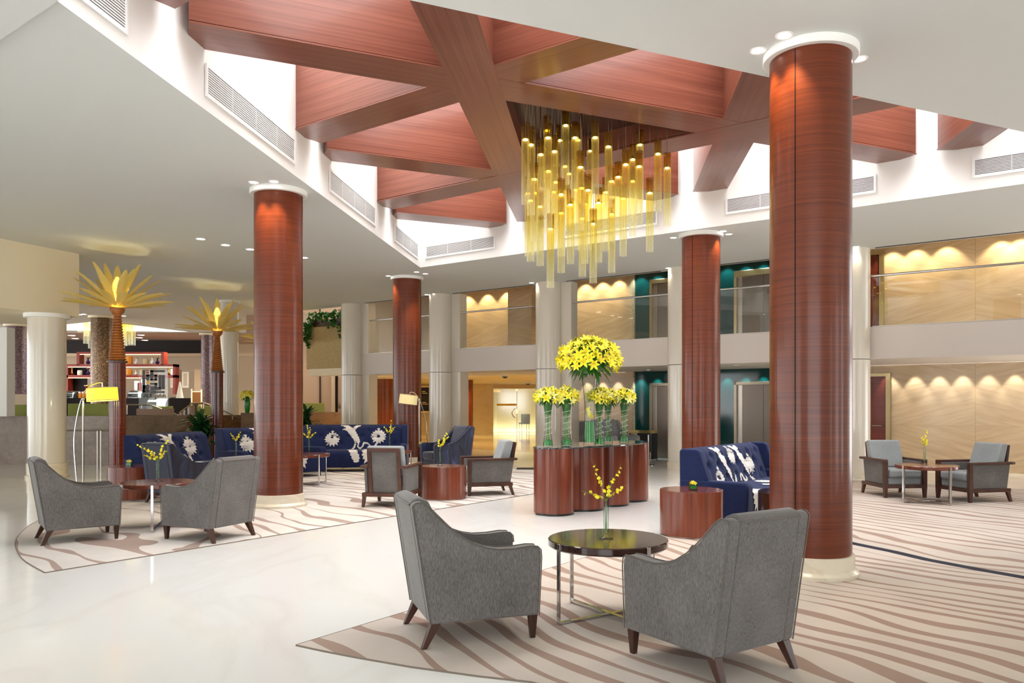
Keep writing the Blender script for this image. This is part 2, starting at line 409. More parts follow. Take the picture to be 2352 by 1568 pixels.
obj('edging', edge_mesh(rpoly, .007), 'carpet_edge', ca)
pts = [F(1962, 1250), F(2050, 1268), F(2130, 1287), F(2240, 1308), F(2352, 1328)]
pts = [Vector((3.0, 9.9, 0)), Vector((3.2, 9.2, 0))] + pts + [Vector((4.75, 6.0, 0)), Vector((5.4, 5.2, 0))]
mb = MB()
for a, b in zip(pts, pts[1:]): mb.bar((a.x, a.y, .006), (b.x + .02 * (b.x - a.x), b.y + .02 * (b.y - a.y), .006), .12, .008)
obj('navy_stripe', mb, 'navy_line', ca)['label'] = 'dark navy stripe'
e1 = Vector(V2(F(103, 1316)))
s_end = (14.8 - NV.dot(e1)) / NV.dot(EDG)
ctl = [(-6.75, 12.2), (-6.45, 11.0), V2(F(80, 1200)), V2(F(58, 1215)), V2(F(42, 1232)), V2(F(35, 1252)), V2(F(52, 1285)), V2(e1)]
arcL = []
for i in range(1, len(ctl) - 1):
    p0_, p1_, p2_, p3_ = (Vector(ctl[min(max(i + j, 0), len(ctl) - 1)]) for j in (-1, 0, 1, 2))
    for k in range(5):
        u = k / 5; arcL.append(.5 * ((2 * p1_) + (p2_ - p0_) * u + (2 * p0_ - 5 * p1_ + 4 * p2_ - p3_) * u * u + (3 * p1_ - p0_ - 3 * p2_ + p3_) * u ** 3))
a1 = e1 + EDG * s_end
lpoly = [V2(e1), V2(a1), V2(a1 + AV * 8.6), (-7.2, 18.5), (-7.15, 15.5), (-6.98, 13.6), (-6.75, 12.2)] + [V2(p) for p in arcL]
cl = thing('carpet', 'pale carpet with winding taupe stripes under the blue sofas', 'carpet', kind='thing')
obj('pile', MB().prism(lpoly, .0005, .008), 'carpet_left', cl)
obj('edging', edge_mesh(lpoly, .007), 'carpet_edge', cl)

# ceiling with the triangular skylight well and the cafe light well
WB, WN, WM = -4.20, 13.15, 5.875
tri = [bm_pt(WB, WM), mn_pt(WM, WN), bn_pt(WB, WN)]
cafe = [F(228, 737, ZC), F(432, 762, ZC), F(40, 757, ZC)]
lc = W(790, NS, z=ZC); lc2 = F(690, 713, ZC)
outer = [(-34, -6), (15, -6), (15, (NS - .5878 * 15) / .809), (lc.x, lc.y), (lc2.x, lc2.y), (-8.6, 41), (-34, 41)]
loops = [[Vector((p[0], p[1], 0)) for p in outer], [Vector((p[0], p[1], 0)) for p in tri], [Vector((p[0], p[1], 0)) for p in cafe]]
flat = [p for l in loops for p in l]
mb = MB(); mb.add([(p.x, p.y, ZC) for p in flat], [tuple(t_) for t_ in tessellate_polygon(loops)])
struct('ceiling', mb, 'ceiling_paint', 'pale grey lobby ceiling around the skylight', 'ceiling', smooth=0)
def wallstrip(a, b, z0, z1, th, inward):
    a, b = Vector(V2(a)), Vector(V2(b)); n = (b - a).normalized(); n = Vector((-n.y, n.x))
    if n.dot(Vector(V2(inward)) - a) > 0: n = -n
    return MB().prism([V2(a), V2(b), V2(b + n * th), V2(a + n * th)], z0, z1)
cen = (tri[0] + tri[1] + tri[2]) / 3
ZT = 6.45
struct('wall_left', wallstrip(tri[0], tri[2], ZC + .001, ZT, .15, cen), 'white_paint', 'white skylight well wall on the left', 'wall', 0)
struct('wall_rear', wallstrip(tri[2], tri[1], ZC + .001, ZT, .15, cen), 'white_paint', 'white skylight well wall at the rear', 'wall', 0)
struct('wall_front', wallstrip(tri[1], tri[0], ZC + .001, ZT, .15, cen), 'white_paint', 'white skylight well wall nearest the viewer', 'wall', 0)
cc_ = (cafe[0] + cafe[1] + cafe[2]) / 3
mb = MB()
for i in range(3):
    m2_ = wallstrip(cafe[i], cafe[(i + 1) % 3], ZC + .001, 6.0, .1, cc_); mb.add(m2_.v, m2_.f)
struct('wall_cafe_well', mb, 'white_paint', 'white walls of the small light well above the cafe', 'wall', 0)

# wooden beam lattice in the well
lat = thing('wooden_beam_lattice', 'red wood triangular beam lattice under the skylight', 'beams', kind='structure')
def beam(p, q, k):
    p, q = Vector(V2(p)), Vector(V2(q)); d = q - p; L = d.length; w = .29; dz = .004 * k
    mb = MB().box(0, L, -w, w, 5.23 + dz, 5.25 + dz)
    mb.box(0, L, -w + .012, w - .012, 5.264, 6.32 + dz)
    mb.cur = 1; mb.box(0, L, -w + .03, w - .03, 5.25, 5.264)
    obj('beam', mb, ['beam_wood_x', 'black'], lat, 0, loc=(p.x, p.y, 0), rot=(0, 0, math.atan2(d.y, d.x)))
wood('beam_wood_x', srgb(104, 54, 40), srgb(134, 80, 62), 'x', .3, .22, blotch=.22)
MATS['beam_wood_x'].node_tree.nodes['Principled BSDF'].inputs['Specular IOR Level'].default_value = .4
for i, n in enumerate((10.48, 7.14, 3.8)): beam(bn_pt(WB, n), mn_pt(WM, n), i)
for i, b in enumerate((-1.51, 1.83, 5.17)): beam(bm_pt(b, WM), bn_pt(b, WN), i + .33)
for i, m in enumerate((8.65, 11.99, 15.33)): beam(bm_pt(WB, m), mn_pt(m, WN), i + .66)
tc = [bm_pt(-1.45, 8.72), mn_pt(8.72, 10.42), bn_pt(-1.45, 10.42)]
obj('cover_panel', MB().prism([V2(p) for p in tc], 5.58, 5.62), 'deep_brown', lat, 0)['label'] = 'dark brown closed panel'

# air vents on the well walls
def vent(p, q, z0, z1, inward, label):
    p, q = Vector(V2(p)), Vector(V2(q)); d = (q - p); L = d.length; d.normalize(); n = Vector((-d.y, d.x))
    if n.dot(Vector(V2(inward)) - p) < 0: p, q = q, p; d = -d; n = -n
    t_ = thing('air_vent', label, 'vent', (p.x + n.x * .004, p.y + n.y * .004, z0), math.atan2(d.y, d.x), 'air vents in the skylight well')
    h = z1 - z0; fr = .035
    mb = MB().box(0, L, 0, .018, 0, fr).box(0, L, 0, .018, h - fr, h).box(0, fr, 0, .018, fr, h - fr).box(L - fr, L, 0, .018, fr, h - fr)
    obj('frame', mb, 'vent_white', t_, 0)
    obj('backing', MB().box(fr, L - fr, 0, .003, fr, h - fr), 'vent_dark', t_, 0)
    mb = MB(); k = 11; hh = (h - 2 * fr) / k
    for i in range(k): mb.box(fr, L - fr, .004, .014, fr + hh * i, fr + hh * i + hh * .48)
    nm = max(2, int(L / .6))
    for i in range(1, nm): mb.box(L * i / nm - .004, L * i / nm + .004, .003, .012, fr, h - fr)
    obj('louvre', mb, 'vent_white', t_, 0)['label'] = 'white louvre blades'
def on_b(px):
    k = (px - CX) / FX; y = WB / (BV.x * k + BV.y); return Vector((k * y, y))
def on_n(px):
    k = (px - CX) / FX; y = WN / (NV.x * k + NV.y); return Vector((k * y, y))
for a, b, l in ((90, 290, 'long white air vent at the top left corner, cut by the photo edge'), (470, 676, 'longest white air vent, above the tall ceiling edge left of the left wooden column'),
                (755, 861, 'white air vent directly right of the left wooden column top'), (905, 959, 'shortest white air vent beside the far corner of the skylight well, left side')):
    vent(on_b(a), on_b(b), 4.74, 5.09, cen, l)
for a, b, l in ((978, 1138, 'white air vent just right of the far corner of the skylight well'), (1296, 1511, 'white air vent seen behind the glass tube chandelier'),
                (1667, 2013, 'white air vent passing behind the big front column'), (2233, 2420, 'white air vent at the right photo edge above the upper gallery')):
    vent(on_n(a), on_n(b), 4.78, 5.07, cen, l)

# dropped ceiling panel nearest the viewer, upper left
q0, q1 = F(0, 83, ZC), F(123, 0, ZC); dv = (q1 - q0).normalized()
q1 = q1 + dv * .2
mb = MB().prism([V2(q0 - dv * 5), V2(q1), V2(q1 + Vector((-1.2, -2.5, 0))), V2(q0 - dv * 5 + Vector((-1.2, -2.5, 0)))], ZC - .03, ZC + .1)
struct('trim_1', mb, 'ceiling_paint', 'dropped grey ceiling panel in the upper left corner', 'ceiling panel', 0)

# bulkhead above the left white column
p1 = F(182, 727, 3.3); p0 = F(0, 706, 3.3); dv = (p0 - p1).normalized()
pl = [V2(p1), V2(p1 + dv * 8), (-18, (p1 + dv * 8).y), (-18, 17.2), (-13.2, 17.9), V2(p1 + Vector((-.81, .59, 0)) * 2.4)]
struct('wall_bulkhead', MB().prism(pl, 3.3, ZC), 'warm_paint', 'cream dropped bulkhead over the left white column', 'wall', 0)

# mezzanine slab with fascia, columns line
L0 = Vector((9.1, 14.3))
def LT(t_, n=0.0): return L0 + AV * t_ + NV * n
tL = AV.dot(Vector(V2(W(812, NS, z=0))) - L0)
mb = MB().prism([V2(LT(-7)), V2(LT(tL)), V2(LT(tL, 2.9)), V2(LT(-7, 2.9))], 2.39, 3.04)
struct('wall_mezzanine', mb, 'slab_paint', 'plain grey-beige gallery fascia below the glass railing', 'wall', 0, .012)
# upper gallery ceiling and rear walls
mb = MB().prism([V2(LT(-7, .02)), V2(LT(tL + .3, .02)), V2(LT(tL + .3, 2.9)), V2(LT(-7, 2.9))], 5.25, 5.35)
mb.prism([V2(LT(-7)), V2(LT(tL)), V2(LT(tL, .02)), V2(LT(-7, .02))], ZC, 5.35)
struct('ceiling_gallery', mb, 'warm_paint', 'upper gallery ceiling', 'ceiling', 0)
def nb(px, n=NB): return W(px, n, z=0)
def span(a, b, z0, z1, n0, n1):             # box on the back wall between two pixel columns of the frame
    pa, pb = nb(a), nb(b); return MB().prism([V2(pa + Vector((*(NV * (n0)), 0))), V2(pb + Vector((*(NV * n0), 0))), V2(pb + Vector((*(NV * n1), 0))), V2(pa + Vector((*(NV * n1), 0)))], z0, z1)
mb = span(1052, 2560, 3.04, 5.3, 0, .2)
struct('wall_back_upper', mb, 'wall_marble', 'sand coloured marble wall of the upper gallery', 'wall', 0)
mb = span(1288, 2560, 0, 2.39, 0, .2)
struct('wall_back_lower', mb, 'wall_marble', 'sand coloured marble wall of the lower corridor', 'wall', 0)
mb = span(1182, 1236, 3.04, 5.25, -.35, 0); struct('trim_2', mb, 'wall_marble', 'projecting marble pier on the upper gallery wall', 'pier', 0)
mb = span(1441, 1460, 3.04, 5.25, -.12, 0); mb2 = span(1441, 1460, 0, 2.39, -.12, 0); mb.add(mb2.v, mb2.f)
struct('trim_3', mb, 'wall_marble', 'pale marble pier beside the teal lift wall', 'pier', 0)
mb = span(1460, 1930, 3.04, 5.25, -.03, 0); mb2 = span(1460, 1930, 0, 2.39, -.03, 0); mb.add(mb2.v, mb2.f)
struct('wall_lift', mb, 'teal_glass', 'dark teal glass wall around the lifts', 'wall', 0)
# left part of the upper gallery: plaster, lit strip, dark strip
struct('wall_gallery_left', span(832, 1052, 3.04, 5.3, 0, .2), 'slab_paint', 'grey plaster wall at the left end of the upper gallery', 'wall', 0)
mb = span(846, 868, 3.04, 5.25, -.25, 0); struct('trim_4', mb, 'warm_paint', 'cream lit pilaster at the left end of the gallery', 'pilaster', 0)
mb = span(868, 879, 3.04, 5.25, -.12, 0); struct('trim_5', mb, 'black', 'narrow black strip beside the cream pilaster', 'trim', 0)
mb = span(1046, 1058, 3.04, 5.25, -1.2, 0); struct('trim_6', mb, 'warm_paint', 'cream pilaster at the end of the upper marble wall', 'pilaster', 0)
# marble end return behind the first column bay
# slot diffusers along the gallery edge
for i, (a, b) in enumerate(((838, 985), (1040, 1225), (1300, 1518), (1600, 1920), (2010, 2420))):
    mb = MB().prism([V2(W(a, NS - .10, z=0)), V2(W(b, NS - .10, z=0)), V2(W(b, NS - .16, z=0)), V2(W(a, NS - .16, z=0))], ZC - .006, ZC + .02)
    struct('trim_%d' % (7 + i), mb, 'vent_dark', 'dark ceiling slot along the gallery edge, bay %s' % ('by the ivy planter', 'above the glass doors hall', 'above the tall lilies', 'above the lifts', 'at the right photo edge')[i], 'ceiling slot', 0)

# hall behind the gallery (deep, warm)
h1 = nb(1290); 
mb = MB().prism([V2(nb(838)), V2(h1), (3.2, 39.2), (-9.5, 39.2)], 2.46, 2.6)
struct('ceiling_hall', mb, 'warm_paint', 'cream ceiling of the deep rear hall', 'ceiling', 0)
marble('hall_wall', srgb(232, 212, 166), srgb(206, 178, 126), .7, .2, .6)
struct('wall_hall_rear', MB().box(-10, D(1133, 0, 38.8).x, 38.8, 39.0, 0, 2.5), 'hall_wall', 'beige marble wall at the end of the rear hall', 'wall', 0)
struct('wall_hall_right', MB().prism([V2(h1), V2(h1 + Vector((.2, .1, 0))), (3.4, 39.2), (3.0, 39.2)], 0, 2.6), 'warm_paint', 'cream right wall of the rear hall', 'wall', 0)
struct('wall_hall_left', MB().prism([(-6.2, 27.2), (-6.05, 27.2), (-8.65, 39), (-8.85, 39)], 0, 2.6), 'warm_paint', 'cream left wall of the rear hall', 'wall', 0)
hp = [V2(nb(838)), V2(h1), (3.2, 39.2), (-9.5, 39.2)]
struct('floor_hall', MB().prism(hp, -.01, .004), 'hall_marble', 'polished golden marble floor of the rear hall', 'floor', 0)
struct('wall_behind_glass', MB().box(-3.2, 4.5, 43.5, 43.6, 0, 2.8).box(4.5, 4.6, 39.1, 43.6, 0, 2.8).box(-3.3, -3.2, 39.1, 43.6, 0, 2.8).box(-3.3, 4.6, 38.7, 43.6, 2.75, 2.85), 'warm_paint', 'pale wall of the room behind the glass doors', 'wall', 0)
# reception end, left of the gallery
struct('wall_reception', MB().box(-9.7, -6.2, 31.0, 31.2, 0, 6.5), 'taupe_paint', 'taupe panelled wall behind the reception', 'wall', 0)
x_ = lambda px, d: (px - CX) / FX * d
struct('trim_12', MB().box(x_(733, 30.9), x_(735, 30.9), 30.95, 31.0, 0, 6), 'dark_brown', 'thin dark joint in the reception panelling', 'trim', 0)
struct('trim_13', MB().box(x_(761, 30.9), x_(770, 30.9), 30.9, 31.0, 0, 3.2), 'beige_paint', 'light beige strip in the reception panelling', 'trim', 0)
struct('trim_14', MB().box(x_(770, 30.9), x_(774, 30.9), 30.88, 31.0, 0, 3.2), 'dark_brown', 'dark slit beside the reception door', 'trim', 0)
dr = struct('door_3', MB().box(x_(776, 30.8), x_(792, 30.8), 30.85, 31.0, 0, 3.0), 'taupe_paint', 'taupe door behind the reception counter', 'door', 0)
obj('handle', MB().box(x_(778, 30.8), x_(779, 30.8), 30.78, 30.86, 1.3, 1.5), 'chrome', dr)
mb = MB().box(-9.9, -2, 24, 41, 6.5, 6.6).box(-9.9, -9.7, 27.5, 41, ZC + .01, 6.5)  # unseen lid with closing walls, added to keep sky light out
mb.prism([(lc.x, lc.y + .02), (lc2.x, lc2.y + .02), (-9.8, 27.6), (-9.8, 27.7), (lc2.x, lc2.y + .1), (lc.x, lc.y + .1)], ZC + .002, 6.5)
struct('ceiling_lid', mb, 'ceiling_paint', 'high ceiling lid added beyond the gallery to keep daylight out', 'ceiling', 0)
mb = MB().prism([V2(LT(tL - .05, .32)), V2(LT(tL - .05, 2.85)), V2(LT(tL + .05, 2.85)), V2(LT(tL + .05, .32))], 3.05, 5.24)  # closing wall added to keep the reception spots off the gallery wall
struct('wall_gallery_end', mb, 'slab_paint', 'end wall added to the upper gallery above the ivy to block light', 'wall', 0)
struct('wall_upper_left', MB().box(-9.7, -8.0, 27.6, 27.7, 3.9, 6.5), 'taupe_paint', 'taupe upper wall beyond the ivy planter', 'wall', 0)
# cafe walls
struct('wall_cafe_rear', MB().box(-34, -7.5, 40.8, 41, 0, 6.4), 'beige_paint', 'beige rear wall of the raised cafe', 'wall', 0)
struct('trim_15', MB().box(-34, x_(470, 38.2), 38.2, 38.5, 3.9, 4.55), 'dark_brown', 'dark brown frieze above the cafe shelves', 'frieze', 0)
mb = MB().box(-34, -8.3, 38.0, 38.15, 3.78, 3.92)
struct('trim_16', mb, 'beige_paint', 'stepped beige cornice under the dark frieze', 'cornice', 0)
mb = MB()
cz = [F(40, 759, ZC), F(432, 764, ZC)]
mb.box(-30, -8.8, 34.6, 40.9, ZC - .02, ZC - .01)
struct('ceiling_cafe', mb, 'taupe_paint', 'taupe painted ceiling strip at the rear of the cafe', 'ceiling', 0)
struct('floor_cafe', MB().prism([(-30, 19.4), (-9.7, 20.2), (-8.4, 24), (-8.0, 40.8), (-30, 40.8)], 0, .8), 'low_wall_stone', 'raised stone floor of the cafe', 'floor', 0)
struct('wall_facade_rear', MB().box(-34, -27, -6.2, -6, 0, ZC).box(-19, -17.5, -6.2, -6, 0, ZC).box(-11, -4, -6.2, -6, 0, ZC).box(4, 12, -6.2, -6, 0, ZC).box(13.2, 15, -6.2, -6, 0, ZC).box(-34, 15, -6.2, -6, 3.9, ZC), 'white_paint', 'window wall behind the viewer', 'wall', 0)
struct('wall_right', MB().box(14.5, 14.7, -6, -2.5, 0, ZC).box(14.5, 14.7, .5, 3.2, 0, ZC).box(14.5, 14.7, 4.6, 12, 0, ZC).box(14.5, 14.7, -6, 12, 3.9, ZC), 'white_paint', 'right lobby wall with tall windows', 'wall', 0)

# low stone wall in front of the cafe
wl = [(-20, 17.6), V2(F(62, 1066)), V2(F(250, 1068)), V2(D(405, 0, 20.6)), V2(D(452, 0, 21.6))]
mb = MB()
for a, b in zip(wl, wl[1:]):
    a, b = Vector(a), Vector(b); n = Vector((-(b - a).y, (b - a).x)).normalized() * .16
    mb.prism([V2(a), V2(b), V2(b + n), V2(a + n)], 0, 1.19)
struct('wall_low', mb, 'low_wall_stone', 'low brown stone wall along the raised cafe', 'wall', 0)
mb = MB().prism([V2(D(405, 0, 20.9)), V2(D(600, 0, 22.6)), V2(D(600, 0, 22.9)), V2(D(405, 0, 21.2))], 0, 1.17)
struct('wall_stair', mb, 'brown_counter', 'brown stone side wall of the cafe stairs', 'wall', 0)
mb = MB().prism([V2(D(553, 0, 21.4)), V2(D(640, 0, 21.8)), V2(D(640, 0, 22.2)), V2(D(553, 0, 21.8))], 0, 1.24)
struct('wall_planter', mb, 'brown_counter', 'brown stone parapet carrying the yellow lily vase', 'wall', 0)
a, b = D(313, 0, 20.3), D(391, 0, 20.9)
o = obj('stone_cap_block', MB().prism([V2(a), V2(b), V2(b + Vector((-.05, .35, 0))), V2(a + Vector((-.05, .35, 0)))], 1.19, 1.36), 'taupe_paint', None, 0, .01)
tag(o, 'long pinkish stone block lying on the low cafe wall', 'stone block', kind='thing')
# pale wall end at the far left edge
struct('wall_pier', MB().box(x_(-120, 18.6), x_(15.5, 18.6), 18.6, 18.9, 1.19, 3.3), 'white_paint', 'white wall end at the left photo edge', 'wall', 0)
# ================================================================== COLUMNS
def wood_column(x, y, label, seam=None, r=.345):
    t_ = thing('wooden_column', label, 'column', (x, y, 0), 0, 'red wooden columns', 'thing')
    obj('shaft', MB().lathe([(r, .19), (r, 4.53)], 72), 'column_wood', t_)
    if seam is not None:
        mb = MB(); 
        for s_ in seam:
            a = math.atan2(-y, -x) + R(s_); mb.obox((math.cos(a) * (r - .002), math.sin(a) * (r - .002), 2.36), (.012, .007, 4.32), a)
        obj('joint', mb, 'dark_brown', t_, 0)['label'] = 'dark vertical joint'
    obj('plinth', MB().lathe([(r + .055, 0), (r + .06, .012), (r + .06, .04), (r + .045, .055), (r + .022, .07), (r + .022, .185), (r + .012, .19), (r - .02, .19)], 72), 'stone_plinth', t_)
    obj('collar', MB().lathe([(r - .03, 4.53), (r + .052, 4.53), (r + .06, 4.54), (r + .06, 4.6), (r - .03, 4.6)], 72), 'white_paint', t_)
    return t_
CB = (2.549, 6.96); C2 = (-3.565, 11.49); C3 = (-2.84, 19.35); C4 = (3.28, 14.44)
wood_column(*CB, 'widest red wooden column on a cream plinth, in front at the right', (-20.5, 159))
wood_column(*C2, 'red wooden column on a cream plinth behind the left pair of grey armchairs', (70,))
wood_column(*C3, 'thinnest red wooden column, behind the right end of the blue sofas', (75,))
wood_column(*C4, 'red wooden column rising behind the blue loveseat', (-26,))
t0 = AV.dot(Vector(V2(W(1260, NS - .12, z=0))) - L0)
WC = []
for k, l in ((2, 'cream round column beside the ivy planter'), (1, 'cream round column behind the navy velvet chair and the cream floor lamp'), (0, 'cream round column behind the tall lily vases'),
             (-1, 'cream round column half hidden left of the wooden column by the lifts'), (-2, 'cream round column right of the widest wooden column')):
    p = LT(t0 + 3.72 * k, -.12); WC.append(p)
    t_ = thing('round_column', l, 'column', (p.x, p.y, 0), 0, 'cream columns along the gallery', 'thing')
    obj('shaft', MB().lathe([(.328, .0), (.328, 2.37), (.322, 2.375), (.322, 2.385), (.328, 2.39), (.328, ZC)], 56), 'column_plaster', t_)
    obj('base_ring', MB().lathe([(.345, 0), (.345, .16), (.329, .165)], 56), 'stone_plinth', t_)
    obj('joint', MB().lathe([(.3235, 2.3755), (.3235, 2.3845)], 56, caps=False), 'vent_dark', t_)['label'] = 'thin dark joint'
    # flat pier joined to the column at its right side
    if k >= 0:
        a_, b_ = p - AV * .2, p - AV * .62
        mb = MB().prism([V2(a_ + NV * .12), V2(b_ + NV * .12), V2(b_ + NV * .42), V2(a_ + NV * .42)], 3.04, ZC)
        mb.prism([V2(a_ + NV * .14), V2(b_ + NV * .14), V2(b_ + NV * .5), V2(a_ + NV * .5)], 0, 2.39)
        obj('side_pier', mb, 'column_plaster', t_, 0, loc=(-p.x, -p.y, 0))
pw = (-9.62, 15.9)
t_ = thing('round_column', 'thick cream round column left of the yellow floor lamp', 'column', (*pw, 0), 0, None, 'thing')
obj('shaft', MB().lathe([(.345, .3), (.345, 3.22)], 64), 'column_plaster', t_)
obj('base_ring', MB().lathe([(.39, 0), (.39, .05), (.365, .07), (.365, .3), (.345, .305)], 64), 'stone_plinth', t_)
obj('collar', MB().lathe([(.33, 3.22), (.41, 3.22), (.41, 3.3), (.33, 3.3)], 64), 'white_paint', t_)
# cafe columns
for (px, d, r, z1, m, l) in ((236, 28.0, .385, ZC, 'mosaic_bronze', 'bronze mosaic column behind the nearer glass palm'), (475, 34.5, .24, ZC - .03, 'mosaic_plum', 'plum mosaic column behind the second glass palm'),
                         (40, 31.0, .40, ZC, 'mosaic_plum', 'dark mosaic column at the left photo edge')):
    p = D(px, 0, d)
    t_ = thing('mosaic_column', l, 'column', (p.x, p.y, .8), 0, None, 'thing')
    obj('shaft', MB().lathe([(r, 0), (r, z1 - .88)], 48), m, t_); obj('collar', MB().lathe([(r, z1 - .88), (r + .08, z1 - .88), (r + .08, z1 - .8), (r, z1 - .8)], 48), 'warm_paint', t_)
p = D(527, 0, 23.8)
t_ = thing('round_column', 'slim cream round column right of the second glass palm', 'column', (p.x, p.y, 0), 0, None, 'thing')
obj('shaft', MB().lathe([(.262, 0), (.262, ZC - .06)], 48), 'column_plaster', t_); obj('collar', MB().lathe([(.26, ZC - .06), (.31, ZC - .06), (.31, ZC), (.26, ZC)], 48), 'white_paint', t_)
# fluted wooden columns in the rear hall
for (px, d, r, l) in ((1071, 31.0, .26, 'fluted dark wooden column in the rear hall beside the golden floor'), (884, 30.0, .42, 'fluted dark wooden column in the rear hall left of the wooden column with the lamp')):
    p = D(px, 0, d)
    t_ = thing('fluted_column', l, 'column', (p.x, p.y, .004), 0, None, 'thing')
    obj('shaft', MB().lathe([(r, 0), (r, 2.42)], 96, flute=(12, .03)), 'column_wood', t_, 50); obj('collar', MB().lathe([(r, 2.42), (r + .06, 2.42), (r + .06, 2.456), (r, 2.456)], 48), 'warm_paint', t_)

# ================================================================== GALLERY RAILINGS, LIFTS, DOORS
bays = [(WC[0], WC[1], 'from the ivy planter to the next cream column'), (WC[1], WC[2], 'above the rear hall with the glass doors'), (WC[2], WC[3], 'above the tall lilies'),
        (WC[3], WC[4], 'in front of the upper lift'), (WC[4], WC[4] - AV * 4.4, 'at the right photo edge')]
for i, (a, b, l) in enumerate(bays):
    d = (b - a).normalized(); ta = a + d * (.34 if i >= 3 else .68) + NV * .14; tb = b - d * .34 + NV * .14
    L = (tb - ta).length
    t_ = thing('glass_railing', 'clear glass gallery railing with steel handrail, ' + l, 'railing', (ta.x, ta.y, 3.04), ROTA, 'glass gallery railings')
    obj('glass_panel', MB().box(0, L, -.006, .006, 0, .99), 'rail_glass', t_, 0)
    obj('handrail', MB().tube([(-.02, 0, 1.02), (L + .02, 0, 1.02)], .024, 12), 'chrome', t_)
    obj('base_channel', MB().box(0, L, -.02, .02, 0, .012), 'steel_brushed', t_, 0)
def lift(px, z0, ztop, label, door_top, fm='gold_frame'):
    p = nb(px); o = p - Vector((*(NV * .05), 0))
    t_ = thing('lift_entrance', label, 'lift', (o.x, o.y, z0), ROTA, 'lift entrances')
    h = ztop - z0; w = 1.5; fw = .13; hd = door_top - z0
    mb = MB().box(0, fw * .55, -.10, .03, 0, h).box(w - fw * .55, w, -.10, .03, 0, h).box(0, w, -.10, .03, hd, h)
    obj('frame', mb, fm, t_, 0, .008)
    obj('reveal', MB().box(fw * .55, .2, -.02, .0, 0, hd).box(w - .2, w - fw * .55, -.02, .0, 0, hd), 'steel_brushed', t_, 0)
    obj('door_leaf', MB().box(.2, w / 2 - .004, -.005, .015, .012, hd), 'lift_steel', t_, 0)
    obj('door_leaf', MB().box(w / 2 + .004, w - .2, -.005, .015, .012, hd), 'lift_steel', t_, 0)
lift(1497, 0, 2.06, 'lower steel lift doors in a bronze frame, nearer the lilies', 1.97, 'bronze_frame')
lift(1690, 0, 2.06, 'lower steel lift doors behind the blue loveseat', 1.97, 'bronze_frame')
lift(1497, 3.04, 4.92, 'upper steel lift doors in a gold frame, above the lilies, beside teal glass', 4.80)
lift(1690, 3.04, 4.92, 'upper steel lift doors in a gold frame, between the two wooden columns', 4.76)
def bdoor(name, a, b, z0, z1, label):
    pa, pb = nb(a), nb(b); L = (pb - pa).length; o = pa - Vector((*(NV * .04), 0))
    t_ = thing(name, label, 'door', (o.x, o.y, z0), ROTA, None, 'structure')
    obj('leaf', MB().box(0, L, -.02, .03, 0, z1 - z0), 'door_wood', t_, 0)
    obj('frame', MB().box(-.1, 0, -.05, .04, 0, z1 - z0 + .07).box(L, L + .1, -.05, .04, 0, z1 - z0 + .07).box(0, L, -.05, .04, z1 - z0, z1 - z0 + .07), 'gold_frame', t_, 0)
    mb = MB().tube([(L - .08, -.02, .98), (L - .08, -.075, .98), (L - .30, -.075, .98)], .012, 8)
    obj('handle', mb, 'chrome', t_)
bdoor('door_1', 1968, 2036, 0, 2.13, 'dark red wooden door beside the right lounge chairs')
bdoor('door_2', 1975, 2021, 3.04, 4.98, 'dark red wooden door on the upper gallery at the right')

# glass doors at the end of the hall
gx0, gx1 = D(1133, 0, 38.6).x, D(1345, 0, 38.6).x
t_ = thing('glass_door_front', 'wide frosted glass door front at the end of the rear hall', 'glass doors', (gx0, 38.6, .004))
L = gx1 - gx0; dw = x_(1180, 38.6) - x_(1140, 38.6)
obj('door_leaf', MB().box(.15, .15 + dw + .15, -.01, .01, .02, 2.20), 'frosted_door', t_, 0)
obj('side_glass', MB().box(.32 + dw, L, -.01, .01, .02, 2.20).box(0, .13, -.01, .01, .02, 2.2), 'frosted_door', t_, 0)
obj('top_frame', MB().box(0, L, -.03, .03, 2.22, 2.44), 'beige_paint', t_, 0)
obj('fitting', MB().box(.02, .35, -.03, .03, 2.05, 2.16).box(dw + .24, dw + .34, -.03, .03, 2.1, 2.2).box(dw + .26, dw + .36, -.03, .03, 1.0, 1.2), 'brass', t_, 0)
obj('jamb', MB().box(dw + .302, dw + .318, -.02, .02, .02, 2.22), 'dark_brown', t_, 0)
obj('sticker_band', MB().box(.17, dw + .29, -.014, -.011, 1.38, 1.48), 'yellow_paint', t_, 0)['label'] = 'yellow band'
obj('handle', MB().tube([(dw + .22 + .0, -.03, 1.25), (dw + .1, -.06, 1.12), (dw + .06, -.06, 1.02), (dw + .1, -.06, .9), (dw + .22, -.03, .78)], .02, 8), 'chrome', t_)
# directory sign
s_ = D(978, 917, 37.5)
t_ = thing('directory_sign', 'black directory board between the wooden column and the cream column', 'sign', (x_(966, 38.75), 38.79, .9))
wS = x_(990, 38.75) - x_(966, 38.75)
t_.location.z = HC + (HY - 948) / FX * 38.75; hS = (948 - 886) / FX * 38.75
obj('board', MB().box(0, wS, -.05, 0, 0, hS), 'black', t_, 0)
obj('rail', MB().box(0, wS, -.065, -.045, 0, .09).box(0, wS, -.065, -.045, hS - .07, hS), 'brass', t_, 0)
mb = MB()
for zz_, ww in ((.78, .16), (.72, .26), (.38, .2), (.32, .3)): mb.box(.08, .08 + ww, -.053, -.05, hS * zz_, hS * zz_ + .03)
obj('lettering', mb, 'brass', t_, 0)
